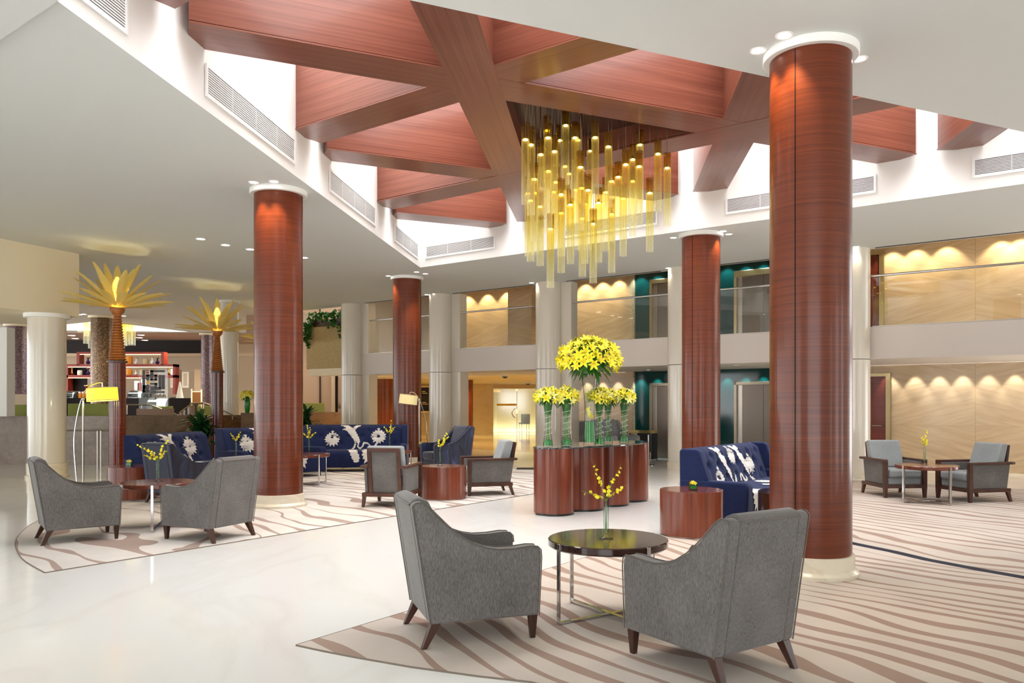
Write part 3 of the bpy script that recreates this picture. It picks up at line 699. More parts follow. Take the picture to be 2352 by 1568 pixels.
# chairs behind the glass (far)
def far_chair(px, d, label):
    p = D(px, 0, d)
    t_ = thing('meeting_chair', label, 'chair', (p.x, p.y, 0), .3)
    obj('backrest', MB().box(-.24, .24, -.26, -.2, .45, .95), 'cushion_fabric', t_, 0, .02); obj('seat', MB().box(-.24, .24, -.22, .24, .42, .5), 'cushion_fabric', t_, 0, .02)
    for sx in (-.2, .2):
        for sy in (-.2, .2): obj('leg', MB().tube([(sx, sy, 0), (sx, sy, .43)], .014, 6), 'chrome', t_)
far_chair(1204, 41.0, 'pale chair seen through the frosted glass doors')
# security cameras
for px, py, d, l in ((1160, 857, 25.0, 'dome camera on the hall ceiling, left of two'), (1213, 873, 34.0, 'dome camera on the hall ceiling, right of two')):
    p = D(px, py, d); zt = 2.46 if d > 23 else 2.39
    t_ = thing('ceiling_camera', l, 'camera', (p.x, p.y, zt - .17), 0, 'dome cameras in the rear hall')
    obj('housing', MB().lathe([(.09, .06), (.12, .08), (.12, .17), (.0, .17)], 20), 'white_paint', t_); obj('dome', MB().lathe([(1e-4, 0), (.05, .01), (.08, .035), (.09, .06)], 20, caps=False), 'black', t_)

# ================================================================== DOWNLIGHTS
dl_mesh = {}
def downlight(px, py, z, label, group, r=.055, d=None):
    p = F(px, py, z) if d is None else Vector((*V2(D(px, 0, d)), z))
    t_ = thing('ceiling_downlight', label, 'downlight', (p.x, p.y, z - .012), 0, group)
    if r not in dl_mesh:
        dl_mesh[r] = (mesh('ring', MB().lathe([(r, .012), (r * 1.35, .010), (r * 1.38, .004), (r * 1.3, 0), (r * 1.02, .004)], 20, caps=False), 'white_paint'), mesh('lens', MB().lathe([(1e-4, .006), (r * 1.02, .006)], 20, caps=False), 'lamp_white'))
    link('ring', dl_mesh[r][0], t_); link('lens', dl_mesh[r][1], t_)
    return p
G = 'recessed downlights around the columns'
for px, py, l in ((1741, 115, 'lit downlight left of the widest wooden column top'), (1801, 80, 'lit downlight above the widest wooden column top'), (1974, 134, 'lit downlight right of the widest wooden column top'),
                  (583, 418, 'lit downlight above left of the left wooden column top'), (629, 416, 'lit downlight above the left wooden column top'),
                  (892, 633, 'lit downlight left of the thinnest wooden column top'), (957, 624, 'lit downlight directly above the thinnest wooden column top'), (977, 628, 'lit downlight right of the thinnest wooden column top'),
                  (1547, 545, 'lit downlight left of the wooden column behind the blue loveseat'), (1661, 530, 'upper of two lit downlights right of the wooden column behind the blue loveseat'), (1674, 537, 'lower of two lit downlights right of the wooden column behind the blue loveseat'),
                  (794, 697, 'lit downlight above the cream column by the ivy planter'), (980, 676, 'left of two lit downlights above the cream column behind the navy chair'), (998, 674, 'right of two lit downlights above the cream column behind the navy chair'),
                  (1221, 649, 'left of two lit downlights above the cream column behind the lilies'), (1244, 648, 'right of two lit downlights above the cream column behind the lilies'),
                  (1535, 615, 'lit downlight above the half hidden cream column left of the lifts'), (1966, 566, 'lit downlight above the cream column right of the widest wooden column')):
    downlight(px, py, ZC, l, G)
G2 = 'recessed lights in the left ceiling'
for px, py, l in ((461, 548, 'flat lit ceiling light above the second glass palm, leftmost in its row'), (518, 562, 'flat lit ceiling light, second in the row left of the left wooden column'), (575, 572, 'flat lit ceiling light touching the left edge of the left wooden column'), (698, 591, 'flat lit ceiling light just right of the left wooden column'),
                  (184, 722, 'left of two tiny lit downlights beside the cream bulkhead'), (193, 721, 'right of two tiny lit downlights beside the cream bulkhead'), (284, 725, 'tiny lit downlight right of the nearer palm trunk')):
    downlight(px, py, ZC, l, G2, .075)
G3 = 'recessed lights under the gallery'
for px, py, l in ((863, 861, 'tiny lit downlight under the gallery left of the thinnest wooden column'), (972, 867, 'tiny lit downlight under the gallery right of the thinnest wooden column'), (1065, 855.5, 'tiny lit downlight under the gallery above the fluted hall column'),
                  (1489, 848, 'tiny lit downlight under the gallery near the left lift'), (1691, 838.5, 'tiny lit downlight under the gallery near the right lift')):
    p = F(px, py, 2.39); downlight(px, py, 2.39 if NV.dot(Vector(V2(p))) < NB else 2.46, l, G3, .05)
G4 = 'recessed lights in the hall ceiling'
for px, py in ((1115, 878.5), (1138, 879), (1162, 879.3)): downlight(px, py, 2.46, 'tiny lit downlight in the row before the frosted glass doors', G4, .06, 36.0)
for i, px in enumerate((1182, 1187, 1192, 1197)): downlight(px, 0, 2.46, 'tiny lit downlight in the slanting row right of the camera dome', G4, .05, 31.5 + i * .8)
G5 = 'recessed lights in the cafe ceiling'
for px, py in ((165, 770), (173, 777), (324, 769), (320, 775), (333, 781), (410, 782)):
    downlight(px, py, ZC - .02, 'small lit downlight in the taupe cafe ceiling', G5, .14)

# ================================================================== CHANDELIER
k_ = mesh
ch = thing('glass_tube_chandelier', 'large chandelier of hanging ribbed amber glass tubes in the beam lattice', 'chandelier', (.85, 11.0, 5.58))
obj('canopy', MB().prism([(p.x - .85, p.y - 11.0) for p in ((Vector(tc[0]) * .9 + Vector((.75, 11.05)) * .1), (Vector(tc[1]) * .9 + Vector((.75, 11.05)) * .1), (Vector(tc[2]) * .9 + Vector((.75, 11.05)) * .1))], -.03, 0), 'deep_brown', ch, 0)
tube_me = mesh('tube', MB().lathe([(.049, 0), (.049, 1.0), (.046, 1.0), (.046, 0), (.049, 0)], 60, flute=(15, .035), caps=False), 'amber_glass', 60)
lamp_me = mesh('lamp', MB().lathe([(1e-4, 0), (.03, 0), (.03, .012), (.018, .02), (1e-4, .02)], 14, caps=False), 'lamp_warm')
sock_me = mesh('socket', MB().lathe([(.045, 0), (.045, .008), (.02, .012), (.012, .05), (1e-4, .05)], 16, caps=False).lathe([(.047, .175), (.047, .18)], 16, caps=False), 'steel_brushed')
rod_me = mesh('rod', MB().tube([(0, 0, 0), (0, 0, 1)], .0045, 6), 'steel_brushed')
TUB = [(160, 215, 850), (203, 245, 1000), (228, 530, 1140), (280, 340, 935), (330, 120, 690), (337, 205, 820), (387, 315, 915), (475, 60, 640), (440, 650, 1255), (548, 210, 800), (590, 435, 1050), (600, 600, 1210), (665, 20, 465), (706, 205, 810),
       (650, 620, 1210), (690, 885, 1465), (810, 280, 870), (833, 550, 1145), (886, 520, 1095), (945, 420, 1005), (1000, 385, 950), (1056, 270, 835), (1050, 435, 1020), (1133, 645, 1220), (1197, 340, 910), (1270, 450, 1020), (200, 700, 1295), (183, 640, 1255),
       (275, 750, 1330), (240, 640, 1240), (356, 925, 1500), (440, 800, 1385), (512, 735, 1315), (500, 500, 1050), (605, 845, 1415), (625, 730, 1315), (732, 720, 1305), (790, 640, 1215), (835, 810, 1385), (925, 690, 1255), (555, 620, 1200), (400, 560, 1140), (340, 470, 1070), (380, 640, 1200), (430, 230, 820), (570, 225, 830), (1000, 560, 1100), (470, 440, 1000)]
done = []
for (zx, za, zb) in TUB:
    px, pya, pyb = 1160 + zx / 3.409, 220 + za / 3.409, 220 + zb / 3.409
    k = (px - CX) / FX
    lo = 9.02 / (MV.x * k + MV.y); hi = 10.12 / (NV.x * k + NV.y)
    bb = BV.x * k + BV.y
    if bb < 0: hi = min(hi, 1.14 / -bb)
    want = FX * 1.0 / (pyb - pya)
    best = None
    for j in range(60):
        d = lo + (hi - lo) * j / 59
        q = Vector((k * d, d)); gap = min([(q - o_).length for o_ in done] + [9])
        s_ = abs(d - want) + (5 if gap < .125 else 0) * (1 + .125 - gap)
        if best is None or s_ < best[0]: best = (s_, d, q)
    _, d, q = best; done.append(q)
    zt = HC + (HY - pya) / FX * d; zb_ = HC + (HY - pyb) / FX * d; ln = min(max(zt - zb_, .85), 1.12); 
    zt = min(zt, 5.45); zb_ = zt - ln
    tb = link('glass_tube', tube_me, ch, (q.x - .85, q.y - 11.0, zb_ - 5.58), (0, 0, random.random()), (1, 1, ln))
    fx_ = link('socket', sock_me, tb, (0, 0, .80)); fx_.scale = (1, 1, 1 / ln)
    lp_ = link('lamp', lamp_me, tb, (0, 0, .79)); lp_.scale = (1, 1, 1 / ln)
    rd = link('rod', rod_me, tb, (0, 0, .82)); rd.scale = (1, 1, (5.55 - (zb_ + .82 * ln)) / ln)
# ================================================================== FURNITURE
SIDE = [(-.335, .15), (.365, .15), (.382, .52), (.378, .565), (.355, .588), (.30, .592), (.2, .583), (.1, .583), (.02, .598), (-.06, .628), (-.14, .676), (-.22, .742), (-.29, .812), (-.345, .868), (-.385, .895), (-.425, .893), (-.447, .872)]
def club_chair(name, label, m, mback, mp, hw=.325):
    t_ = thing(name, label, 'armchair')
    th = .085
    for s in (-1, 1):
        a_ = obj('armrest', MB().prismx(SIDE, s * hw, s * (hw - th)), m, t_, 40, .016, seg=3)
        pts = [(s * (hw + .001), y, z) for y, z in SIDE[1:]] + [(s * (hw + .001), *SIDE[0])]
        obj('piping', MB().tube(pts, .0042, 6), mp, a_)
        if s:
            pts = [(s * (hw - th), y, z) for y, z in SIDE[2:13]]
            obj('piping', MB().tube(pts, .0042, 6), mp, a_)
    back = [(-.335, .15), (-.447, .872), (-.425, .905), (-.385, .915), (-.33, .89), (-.285, .80), (-.17, .42), (-.16, .15)]
    b_ = obj('backrest', MB().prismx(back, -(hw - th), hw - th), mback, t_, 40, .012, seg=3)
    obj('piping', MB().tube([(-(hw - th), -.449, .874), ((hw - th), -.449, .874)], .0055, 6), mp, b_)
    obj('seat_frame', MB().box(-(hw - th), hw - th, -.2, .35, .15, .29), m, t_, 0, .012)
    obj('seat', MB().box(-(hw - th) + .004, hw - th - .004, -.22, .372, .292, .43), m, t_, 40, .035, seg=4)
    for sx in (-1, 1):
        x = sx * (hw - .045)
        mb = MB(); y0 = .335; mb.hexa([(x - .016, y0 - .016, 0), (x + .016, y0 - .016, 0), (x + .016, y0 + .016, 0), (x - .016, y0 + .016, 0)], [(x - .026, y0 - .028, .152), (x + .026, y0 - .028, .152), (x + .026, y0 + .028, .152), (x - .026, y0 + .028, .152)])
        obj('leg', mb, 'leg_wood', t_, 0, .003)
        mb = MB(); y1 = -.295; y0 = -.37; x2 = x + sx * .012; mb.hexa([(x2 - .017, y0 - .017, 0), (x2 + .017, y0 - .017, 0), (x2 + .017, y0 + .017, 0), (x2 - .017, y0 + .017, 0)], [(x - .03, y1 - .032, .152), (x + .03, y1 - .032, .152), (x + .03, y1 + .032, .152), (x - .03, y1 + .032, .152)])
        obj('leg', mb, 'leg_wood', t_, 0, .003)
    return t_
g0 = club_chair('armchair', '', 'grey_fabric', 'grey_fabric', 'grey_piping')
GG = 'grey upholstered armchairs'
Z0 = .008
place(g0, 'large grey armchair in front, left of the dark round table, seen from behind', (-.345, 5.17, Z0), face(.945, .325), GG)
place(g0, 'large grey armchair in front, right of the dark round table, seen from behind', (1.083, 4.575, Z0), face(-.56, .83), GG)
place(g0, 'grey armchair at the left photo edge, left of the small round table', (-4.915, 8.69, Z0), face(.80, .60), GG)
place(g0, 'grey armchair in front of the left wooden column, its back turned', (-3.50, 8.78, Z0), face(-.91, .41), GG)
n0 = club_chair('armchair', '', 'navy_velvet', 'navy_velvet_back', 'navy_fabric', .32)
GN = 'navy velvet armchairs'
place(n0, 'navy velvet armchair with its back turned, behind the left small round table', (-5.25, 12.05, Z0), face(.45, .89), GN)
place(n0, 'navy velvet armchair facing left, below the cream floor lamp', (-1.62, 16.55, Z0), face(-.83, -.55), GN, 1.12)
gt0 = club_chair('armchair', '', 'cushion_fabric', 'cushion_fabric', 'grey_piping')
place(gt0, 'pale grey armchair half hidden behind the lily vases, left one', (1.76, 21.05, 0), face(.3, -.95), 'grey armchairs behind the lilies', 1.12)
place(gt0, 'pale grey armchair half hidden behind the lily vases, right one', (2.34, 19.6, 0), face(.5, -.86), 'grey armchairs behind the lilies', 1.2)

# wooden framed lounge chair
def lounge():
    t_ = thing('lounge_chair', '', 'armchair')
    hw = .35
    fw = 'frame_wood'
    for s in (-1, 1):
        x = s * (hw - .03)
        mb = MB(); mb.hexa([(x - .02, .33, 0), (x + .02, .33, 0), (x + .02, .375, 0), (x - .02, .375, 0)], [(x - .03, .315, .16), (x + .03, .315, .16), (x + .03, .38, .16), (x - .03, .38, .16)])
        mb.box(x - .03, x + .03, .315, .38, .16, .57); obj('front_leg', mb, fw, t_, 0, .004)
        mb = MB(); mb.hexa([(x - .018, -.40, 0), (x + .018, -.40, 0), (x + .018, -.36, 0), (x - .018, -.36, 0)], [(x - .026, -.35, .17), (x + .026, -.35, .17), (x + .026, -.29, .17), (x - .026, -.29, .17)])
        obj('rear_leg', mb, fw, t_, 0, .003)
        xb = s * .215
        mb = MB(); mb.bar((xb, -.325, .16), (xb, -.435, .84), .055, .045, (0, 1, 0)); obj('back_post', mb, fw, t_, 0, .006)
        mb = MB(); mb.bar((x, .38, .585), (x, -.41, .585), .065, .04); obj('arm_rail', mb, fw, t_, 0, .01)
        obj('side_panel', MB().prismx([(-.335, .205), (.32, .205), (.32, .565), (-.39, .565)], s * (hw - .045), s * (hw - .085)), 'grey_fabric', t_, 40, .006)
    for s in (-1, 1): obj('arm_return', MB().bar((s * (hw - .0), -.42, .585), (s * .23, -.425, .585), .055, .04), fw, t_, 0, .012)
    obj('bottom_rail', MB().box(-hw + .005, hw - .005, -.37, -.31, .15, .205).box(-hw + .005, -hw + .06, -.34, .36, .15, .205).box(hw - .06, hw - .005, -.34, .36, .15, .205).box(-hw + .04, hw - .04, .31, .36, .15, .205), fw, t_, 0, .006)
    obj('top_rail', MB().bar((-.24, -.433, .825), (.24, -.433, .825), .045, .06), fw, t_, 0, .006)
    obj('back_panel', MB().prismx([(-.325, .205), (-.425, .80), (-.395, .80), (-.295, .205)], -.19, .19), 'grey_fabric', t_, 0, .004)
    obj('seat_base', MB().box(-.265, .265, -.29, .34, .205, .315), 'cushion_fabric', t_, 40, .02, seg=3)
    obj('seat_cushion', MB().box(-.262, .262, -.27, .375, .318, .445), 'cushion_fabric', t_, 40, .035, seg=4)
    mb = MB().prismx([(-.30, .448), (-.40, .86), (-.36, .885), (-.27, .875), (-.13, .448)], -.262, .262)
    o = obj('back_cushion', mb, 'cushion_fabric', t_, 40, .045, seg=4)
    return t_
l0 = lounge(); GL = 'wood framed lounge chairs'
place(l0, 'wood framed grey lounge chair seen from behind, in front of the blue sofas', (-1.92, 11.63, Z0), face(.14, .99), GL)
place(l0, 'wood framed grey lounge chair in side view, right of the red wood drum table', (-.60, 13.03, Z0), face(-.965, -.26), GL)
place(l0, 'wood framed grey lounge chair facing forward, beside the dark red door', (6.03, 12.78, Z0), face(.06, -1), GL)
place(l0, 'wood framed grey lounge chair facing left, at the right photo edge', (6.97, 12.16, Z0), face(-.97, -.23), GL)

# blue tufted sofas with ivory thistle pattern
def smooth_poly(pts, n=3):                  # Catmull-Rom closed
    out = []
    N = len(pts)
    for i in range(N):
        p0, p1, p2, p3 = (Vector(pts[(i + j - 1) % N]) for j in range(4))
        for k in range(n):
            s = k / n
            out.append(.5 * ((2 * p1) + (p2 - p0) * s + (2 * p0 - 5 * p1 + 4 * p2 - p3) * s * s + (3 * p1 - p0 - 3 * p2 + p3) * s ** 3))
    return out
def thistle(cx, cy, r, crown=True, seed=0, sq=1.0):
    rd = random.Random(seed); pts = []
    n = 15
    for i in range(n):
        a = PI / 2 + 2 * PI * (i + .0) / n
        for da, rr in ((0, 1.13 + rd.uniform(-.04, .06)), (.5, .93)):
            aa = a + da * 2 * PI / n
            q = rr * r * (1.0 + (.22 if (math.sin(aa) < -.55 and da == 0) else 0))
            pts.append(Vector((cx + q * math.cos(aa) * sq, cy + q * math.sin(aa) * .92)))
    return pts
def ribbon(pts, ws, jag=0, seed=1):
    rd = random.Random(seed); P = [Vector(p) for p in pts]; L = []; Rr = []
    sub = []
    for i in range(len(P) - 1):
        for k in range(4): sub.append((P[i].lerp(P[i + 1], k / 4), ws[i] + (ws[i + 1] - ws[i]) * k / 4))
    sub.append((P[-1], ws[-1]))
    for i, (p, w) in enumerate(sub):
        a = sub[max(0, i - 1)][0]; b = sub[min(len(sub) - 1, i + 1)][0]; d = (b - a).normalized(); n = Vector((-d.y, d.x))
        j = jag * (1 if i % 2 else -.6)
        L.append(p + n * (w + j)); Rr.append(p - n * (w + j))
    return L + Rr[::-1]
def crown(cx, cy, s, lean=0):
    pts = []
    for i in range(5):
        a = PI / 2 + (i - 2) * .48 + lean
        pts.append(Vector((cx + s * math.cos(a), cy + s * math.sin(a))))
        if i < 4:
            a2 = a + .24; pts.append(Vector((cx + s * .5 * math.cos(a2), cy + s * .5 * math.sin(a2))))
    pts += [Vector((cx - s * .35, cy - s * .15)), Vector((cx + s * .35, cy - s * .15))]
    return pts[:9] + [pts[9], pts[10]] 
def motif_back(L):
    u = L / 2.1
    M_ = [thistle(-.46 * u, .24, .155, seed=2), thistle(.46 * u, .30, .155, seed=3)]
    M_ += [ribbon([(-.17 * u, .53), (-.10 * u, .44), (-.03 * u, .33), (.03 * u, .22), (.07 * u, .14)], [.03, .075, .07, .055, .03], .012, 4)]
    M_ += [ribbon([(-.10 * u, .46), (-.20 * u, .55), (-.31 * u, .575)], [.045, .03, .006], .012, 5), ribbon([(-.06 * u, .42), (0, .53), (.10 * u, .565)], [.035, .03, .006], .010, 6), ribbon([(-.13 * u, .44), (-.22 * u, .475), (-.28 * u, .46)], [.03, .018, .005], .008, 7)]
    M_ += [ribbon([(.07 * u, .15), (.05 * u, .05), (.10 * u, .0), (.15 * u, .06), (.17 * u, .14), (.24 * u, .13), (.30 * u, .07)], [.012, .014, .016, .015, .02, .02, .005], 0, 8)]
    M_ += [ribbon([(-.02 * u, .22), (.0, .12), (-.02 * u, .02), (-.10 * u, -.05), (-.14 * u, -.10)], [.008, .018, .016, .022, .012], .010, 9)]
    M_ += [ribbon([(.46 * u, .16), (.40 * u, .08), (.42 * u, .0), (.36 * u, -.06)], [.01, .022, .016, .02], .010, 10), crown(-.46 * u, .40, .05), crown(.46 * u, .46, .05)]
    return M_
def motif_dense(L):                         # closer set pattern of the loveseat
    M_ = []
    M_ += [thistle(-.55, .10, .13, seed=12, sq=.9), crown(-.55, .24, .06), thistle(.0, .42, .12, seed=13, sq=.85), crown(.0, .55, .06), thistle(.55, .24, .13, seed=14, sq=.85), crown(.55, .38, .06)]
    for x, sd in ((-.32, 21), (.28, 25)):
        M_ += [ribbon([(x - .06, .54), (x, .42), (x + .07, .28), (x + .12, .16), (x + .13, .08)], [.035, .07, .06, .045, .012], .012, sd)]
        M_ += [ribbon([(x - .02, .47), (x - .12, .56), (x - .22, .60)], [.035, .03, .006], .012, sd + 1), ribbon([(x + .0, .45), (x + .02, .55), (x + .09, .61)], [.03, .03, .006], .010, sd + 2)]
    M_ += [ribbon([(-.22, .12), (-.18, .02), (-.12, -.03), (-.08, .06), (-.05, .14), (0, .08), (.06, -.02), (.10, .10), (.15, .12), (.2, .0), (.27, .02), (.29, .13)], [.02, .016, .02, .02, .016, .03, .03, .016, .016, .02, .016, .008], .006, 31)]
    M_ += [ribbon([(.40, .06), (.50, .0), (.56, -.08), (.62, -.13)], [.015, .025, .02, .01], .012, 32), ribbon([(-.30, .0), (-.28, -.10), (-.36, -.13)], [.02, .025, .008], .01, 33)]
    return M_
def motif_seat(L):
    u = L / 2.1
    return [thistle(.36 * u, -.62, .2, seed=41, sq=.85), thistle(-.72 * u, -.60, .2, seed=43, sq=.75), ribbon([(-.06 * u, -.34), (.0 * u, -.46), (.03 * u, -.58), (.08 * u, -.70), (.09 * u, -.80)], [.07, .1, .075, .08, .04], .016, 42),
            ribbon([(.14 * u, -.40), (.22 * u, -.44), (.28 * u, -.42)], [.02, .03, .02], .01, 44), thistle(.30 * u, -.22, .14, seed=45)]
def sofa(name, label, L, loc, rz, arms=(1, 1), wings=(1, 1), dense=False, hs=1.0):
    # local: x along the back, +y towards the front; the back's rear lies on y = 0
    t_ = thing(name, label, 'sofa', loc, rz, 'blue tufted sofas with ivory thistles')
    h = L / 2; H = .97; t0_, t1_ = .42, .94
    xa0 = -h + (.16 if arms[0] else .0); xa1 = h - (.16 if arms[1] else 0)
    lean = lambda z: .30 - (z - .42) * .33                     # y of the tufted face
    rows = [(.56, 0), (.72, .5), (.86, 0)]; per = .30
    buts = [(-h + .28 + per * (i + o_), z) for z, o_ in rows for i in range(int((L - .4) / per))]
    def surf(x, z):
        d_ = 0
        for bx, bz in buts:
            r2 = ((x - bx) ** 2 + (z - bz) ** 2)
            if r2 < .03: d_ = max(d_, .048 * math.exp(-r2 / .0018))
        puff = .012 * abs(math.cos((x) * PI / per)) 
        top = 0 if z < .88 else -((z - .88) / .09) ** 2 * .10
        return Vector((x, lean(z) - d_ + puff + top, z))
    mb = MB(); nx = int((xa1 - xa0 + .24) / .03); nz = 20; x0 = xa0 - .12 if arms[0] else xa0; x1 = xa1 + .12 if arms[1] else xa1
    zs = [t0_ + (H - t0_) * j / nz for j in range(nz + 1)]
    vs = [surf(x0 + (x1 - x0) * i / nx, z) for z in zs for i in range(nx + 1)]
    fs = [(j * (nx + 1) + i, j * (nx + 1) + i + 1, (j + 1) * (nx + 1) + i + 1, (j + 1) * (nx + 1) + i) for j in range(nz) for i in range(nx)]
    o_ = len(vs)
    vs += [(x0, 0.02, t0_), (x1, .02, t0_), (x1, 0, H - .02), (x0, 0, H - .02)]
    fs += [(o_, o_ + 3, o_ + 2, o_ + 1)]
    fs.append(tuple([nz * (nx + 1) + i for i in range(nx + 1)] + [o_ + 2, o_ + 3]))
    fs.append(tuple([j * (nx + 1) for j in range(nz + 1)] + [o_ + 3, o_])); fs.append(tuple([j * (nx + 1) + nx for j in range(nz, -1, -1)] + [o_ + 1, o_ + 2]))
    mb.add(vs, fs)
    for bx, bz in buts:
        if x0 + .03 < bx < x1 - .03:
            p = surf(bx, bz); mb.ball((p.x, p.y + .004, p.z), .012, 8, 4)
    # ivory pattern sewn on the back
    import bmesh
    mb.cur = 1
    def applique(polys, fn, lim):
        for poly in polys:
            poly = [p for p in poly]
            tris = tessellate_polygon([[Vector((p[0], p[1], 0)) for p in poly]])
            b = bmesh.new(); vv = [b.verts.new((p[0], p[1], 0)) for p in poly]
            for tr_ in tris:
                try: b.faces.new([vv[i] for i in tr_])
                except ValueError: pass
            bmesh.ops.subdivide_edges(b, edges=[e for e in b.edges if e.calc_length() > .05], cuts=2, use_grid_fill=True)
            bmesh.ops.triangulate(b, faces=b.faces)
            b.verts.index_update(); 
            if all(lim(v.co) for v in b.verts):
                mb.add([fn(v.co.x, v.co.y) for v in b.verts], [tuple(v.index for v in f.verts) for f in b.faces])
            b.free()
    def on_back(u, v):
        z = min(.955, max(.43, .44 + (v + .02) * .88)); p = surf(-u, z); return (p.x, p.y + .006, p.z)
    applique((motif_dense if dense else motif_back)(L), on_back, lambda c: x0 < -c.x < x1)
    obj('backrest', mb, ['navy_fabric', 'ivory_fabric'], t_, 60)
    # wings and arms
    for s, aon, won in ((-1, arms[0], wings[0]), (1, arms[1], wings[1])):
        if won:
            poly = [(0.0, .42), (.44, .42), (.34, .70), (.27, .93), (.22, .97), (.02, .97), (-.005, .94)]
            obj('wing', MB().prismx(poly, s * h, s * (h - .12)), 'navy_fabric', t_, 40, .03, seg=4)
        if aon:
            poly = [(.0, .09), (.88, .09), (.90, .50), (.885, .55), (.85, .572), (.0, .572)]
            obj('armrest', MB().prismx(poly, s * (h + .012), s * (h - .15)), 'navy_fabric', t_, 40, .03, seg=4)
    # seat: top and rounded front
    prof = [(.20, .09), (.84, .09), (.865, .12), (.87, .36), (.855, .415), (.81, .44), (.25, .45), (.20, .45)]
    mb = MB().prismx(prof, xa0 + .004, xa1 - .004); mb.cur = 1
    def on_seat(u, v):
        s = -v; a = .84 - .30
        u = -u
        if s < a: return (u, .30 + s, .447 + .006)
        q = s - a
        if q < .05: return (u, .84 + .03 * math.sin(q / .05 * PI / 2) + .004, .447 - .035 * (1 - math.cos(q / .05 * PI / 2)))
        return (u, .877, max(.10, .41 - (q - .05)))
    applique(motif_seat(L), on_seat, lambda c: xa0 + .01 < -c.x < xa1 - .01)
    obj('seat', mb, ['navy_fabric', 'ivory_fabric'], t_, 60)
    for sx in (-1, 1):
        for y in (.08, .8): obj('leg', MB().lathe([(.022, 0), (.028, .095)], 12, (sx * (h - .1), y)), 'leg_wood', t_)
    if hs != 1: t_.scale = (1, 1, hs)
    return t_
def sofa_at(label, bl, br, **k):
    bl, br = Vector(bl), Vector(br); c = (bl + br) / 2; d = br - bl; n = Vector((d.y, -d.x)).normalized()   # front direction
    return sofa('sofa', label, d.length, (c.x, c.y, Z0), face(n.x, n.y), **k)
# local +y must face the room, so the local x axis runs from the far right end to the far left end of each back
sofa_at('blue tufted sofa at the far left, its winged end behind the red wood drum table', (-6.57, 12.93), (-6.05, 14.72), arms=(0, 1), wings=(0, 1))
sofa_at('blue tufted sofa partly hidden by the left wooden column, middle of three', (-5.95, 15.2), (-4.78, 16.8), hs=1.04)
sofa_at('blue tufted sofa right of the left wooden column, with two pale thistles on its back', (-4.95, 17.85), (-2.62, 18.05), arms=(1, 0), wings=(1, 0), hs=1.04)
sofa_at('blue tufted loveseat with dense ivory thistles behind the widest wooden column', (1.97, 9.86), (3.42, 11.72), dense=True, hs=.95)

# drum tables
def drum(label, x, y, r=.355, h=.51, m='drum_wood', mt='table_wood'):
    t_ = thing('drum_table', label, 'side table', (x, y, Z0), 0, 'round red wood drum tables')
    obj('body', MB().lathe([(r, .012), (r, h - .004), (r - .004, h - .004)], 72), m, t_)
    obj('top', MB().lathe([(r - .001, h - .004), (r - .003, h), (1e-4, h)], 72, caps=False), mt, t_)
    obj('base_ring', MB().lathe([(r - .02, 0), (r - .02, .012)], 48), 'chrome', t_)
DR = {'r': (1.93, 8.98), 'm': (-1.24, 12.38), 'l': (-6.13, 12.34), 'f': (-2.03, 17.86)}
drum('red wood drum table with a flower glass, in front of the blue loveseat', *DR['r'])
drum('red wood drum table with an orchid vase, between the two lounge chairs', *DR['m'])
drum('red wood drum table with a flower glass, left of the turned navy armchair', *DR['l'])
drum('red wood drum table squeezed between the blue sofa end and the navy armchair', *DR['f'])

# round tables with chrome strap legs
def round_table(label, x, y, r, h, m, rot):
    t_ = thing('round_table', label, 'coffee table', (x, y, Z0), 0, 'round tables on chrome legs')
    obj('top', MB().lathe([(r - .012, h - .055), (r, h - .045), (r, h - .006), (r - .006, h), (1e-4, h)], 80, caps=False).lathe([(1e-4, h - .055), (r - .012, h - .055)], 80, caps=False), m, t_)
    for k in range(4):
        a = R(rot) + k * PI / 2 ; p = Vector((math.cos(a), math.sin(a), 0))
        obj('leg', MB().obox(p * (r + .004) + Vector((0, 0, h / 2)), (.012, .03, h - .004), a), 'chrome', t_, 0, .002)
    for k in range(2):
        a = R(rot) + k * PI / 2; p = Vector((math.cos(a), math.sin(a), 0)) * (r + .004)
        obj('base_bar', MB().bar(-p + Vector((0, 0, .010 + .012 * k)), p + Vector((0, 0, .010 + .012 * k)), .03, .012), 'chrome', t_, 0)
    return t_
TB = {'front': (.60, 5.53, .42, .545), 'left': (-4.40, 9.50, .43, .545), 'right': (6.12, 11.90, .44, .56), 'mid': (-4.02, 14.55, .44, .56), 'hid': (-2.62, 15.6, .42, .56)}
round_table('dark polished round table with an orchid vase between the two front armchairs', *TB['front'], 'dark_table_wood', 213)
round_table('red brown round table with an orchid vase between the two left armchairs', *TB['left'], 'table_wood', 196)
round_table('red brown round table with an orchid vase between the two right lounge chairs', *TB['right'], 'table_wood', 198)
round_table('red brown round table half hidden behind the left wooden column', *TB['mid'], 'table_wood', -42)
round_table('red brown round table hidden behind the lounge chair seen from the back', *TB['hid'], 'table_wood', -10)
drum('black brown drum table before the blue loveseat, mostly behind the widest column', 3.09, 8.85, .42, .5, 'dark_table_wood', 'dark_table_wood')
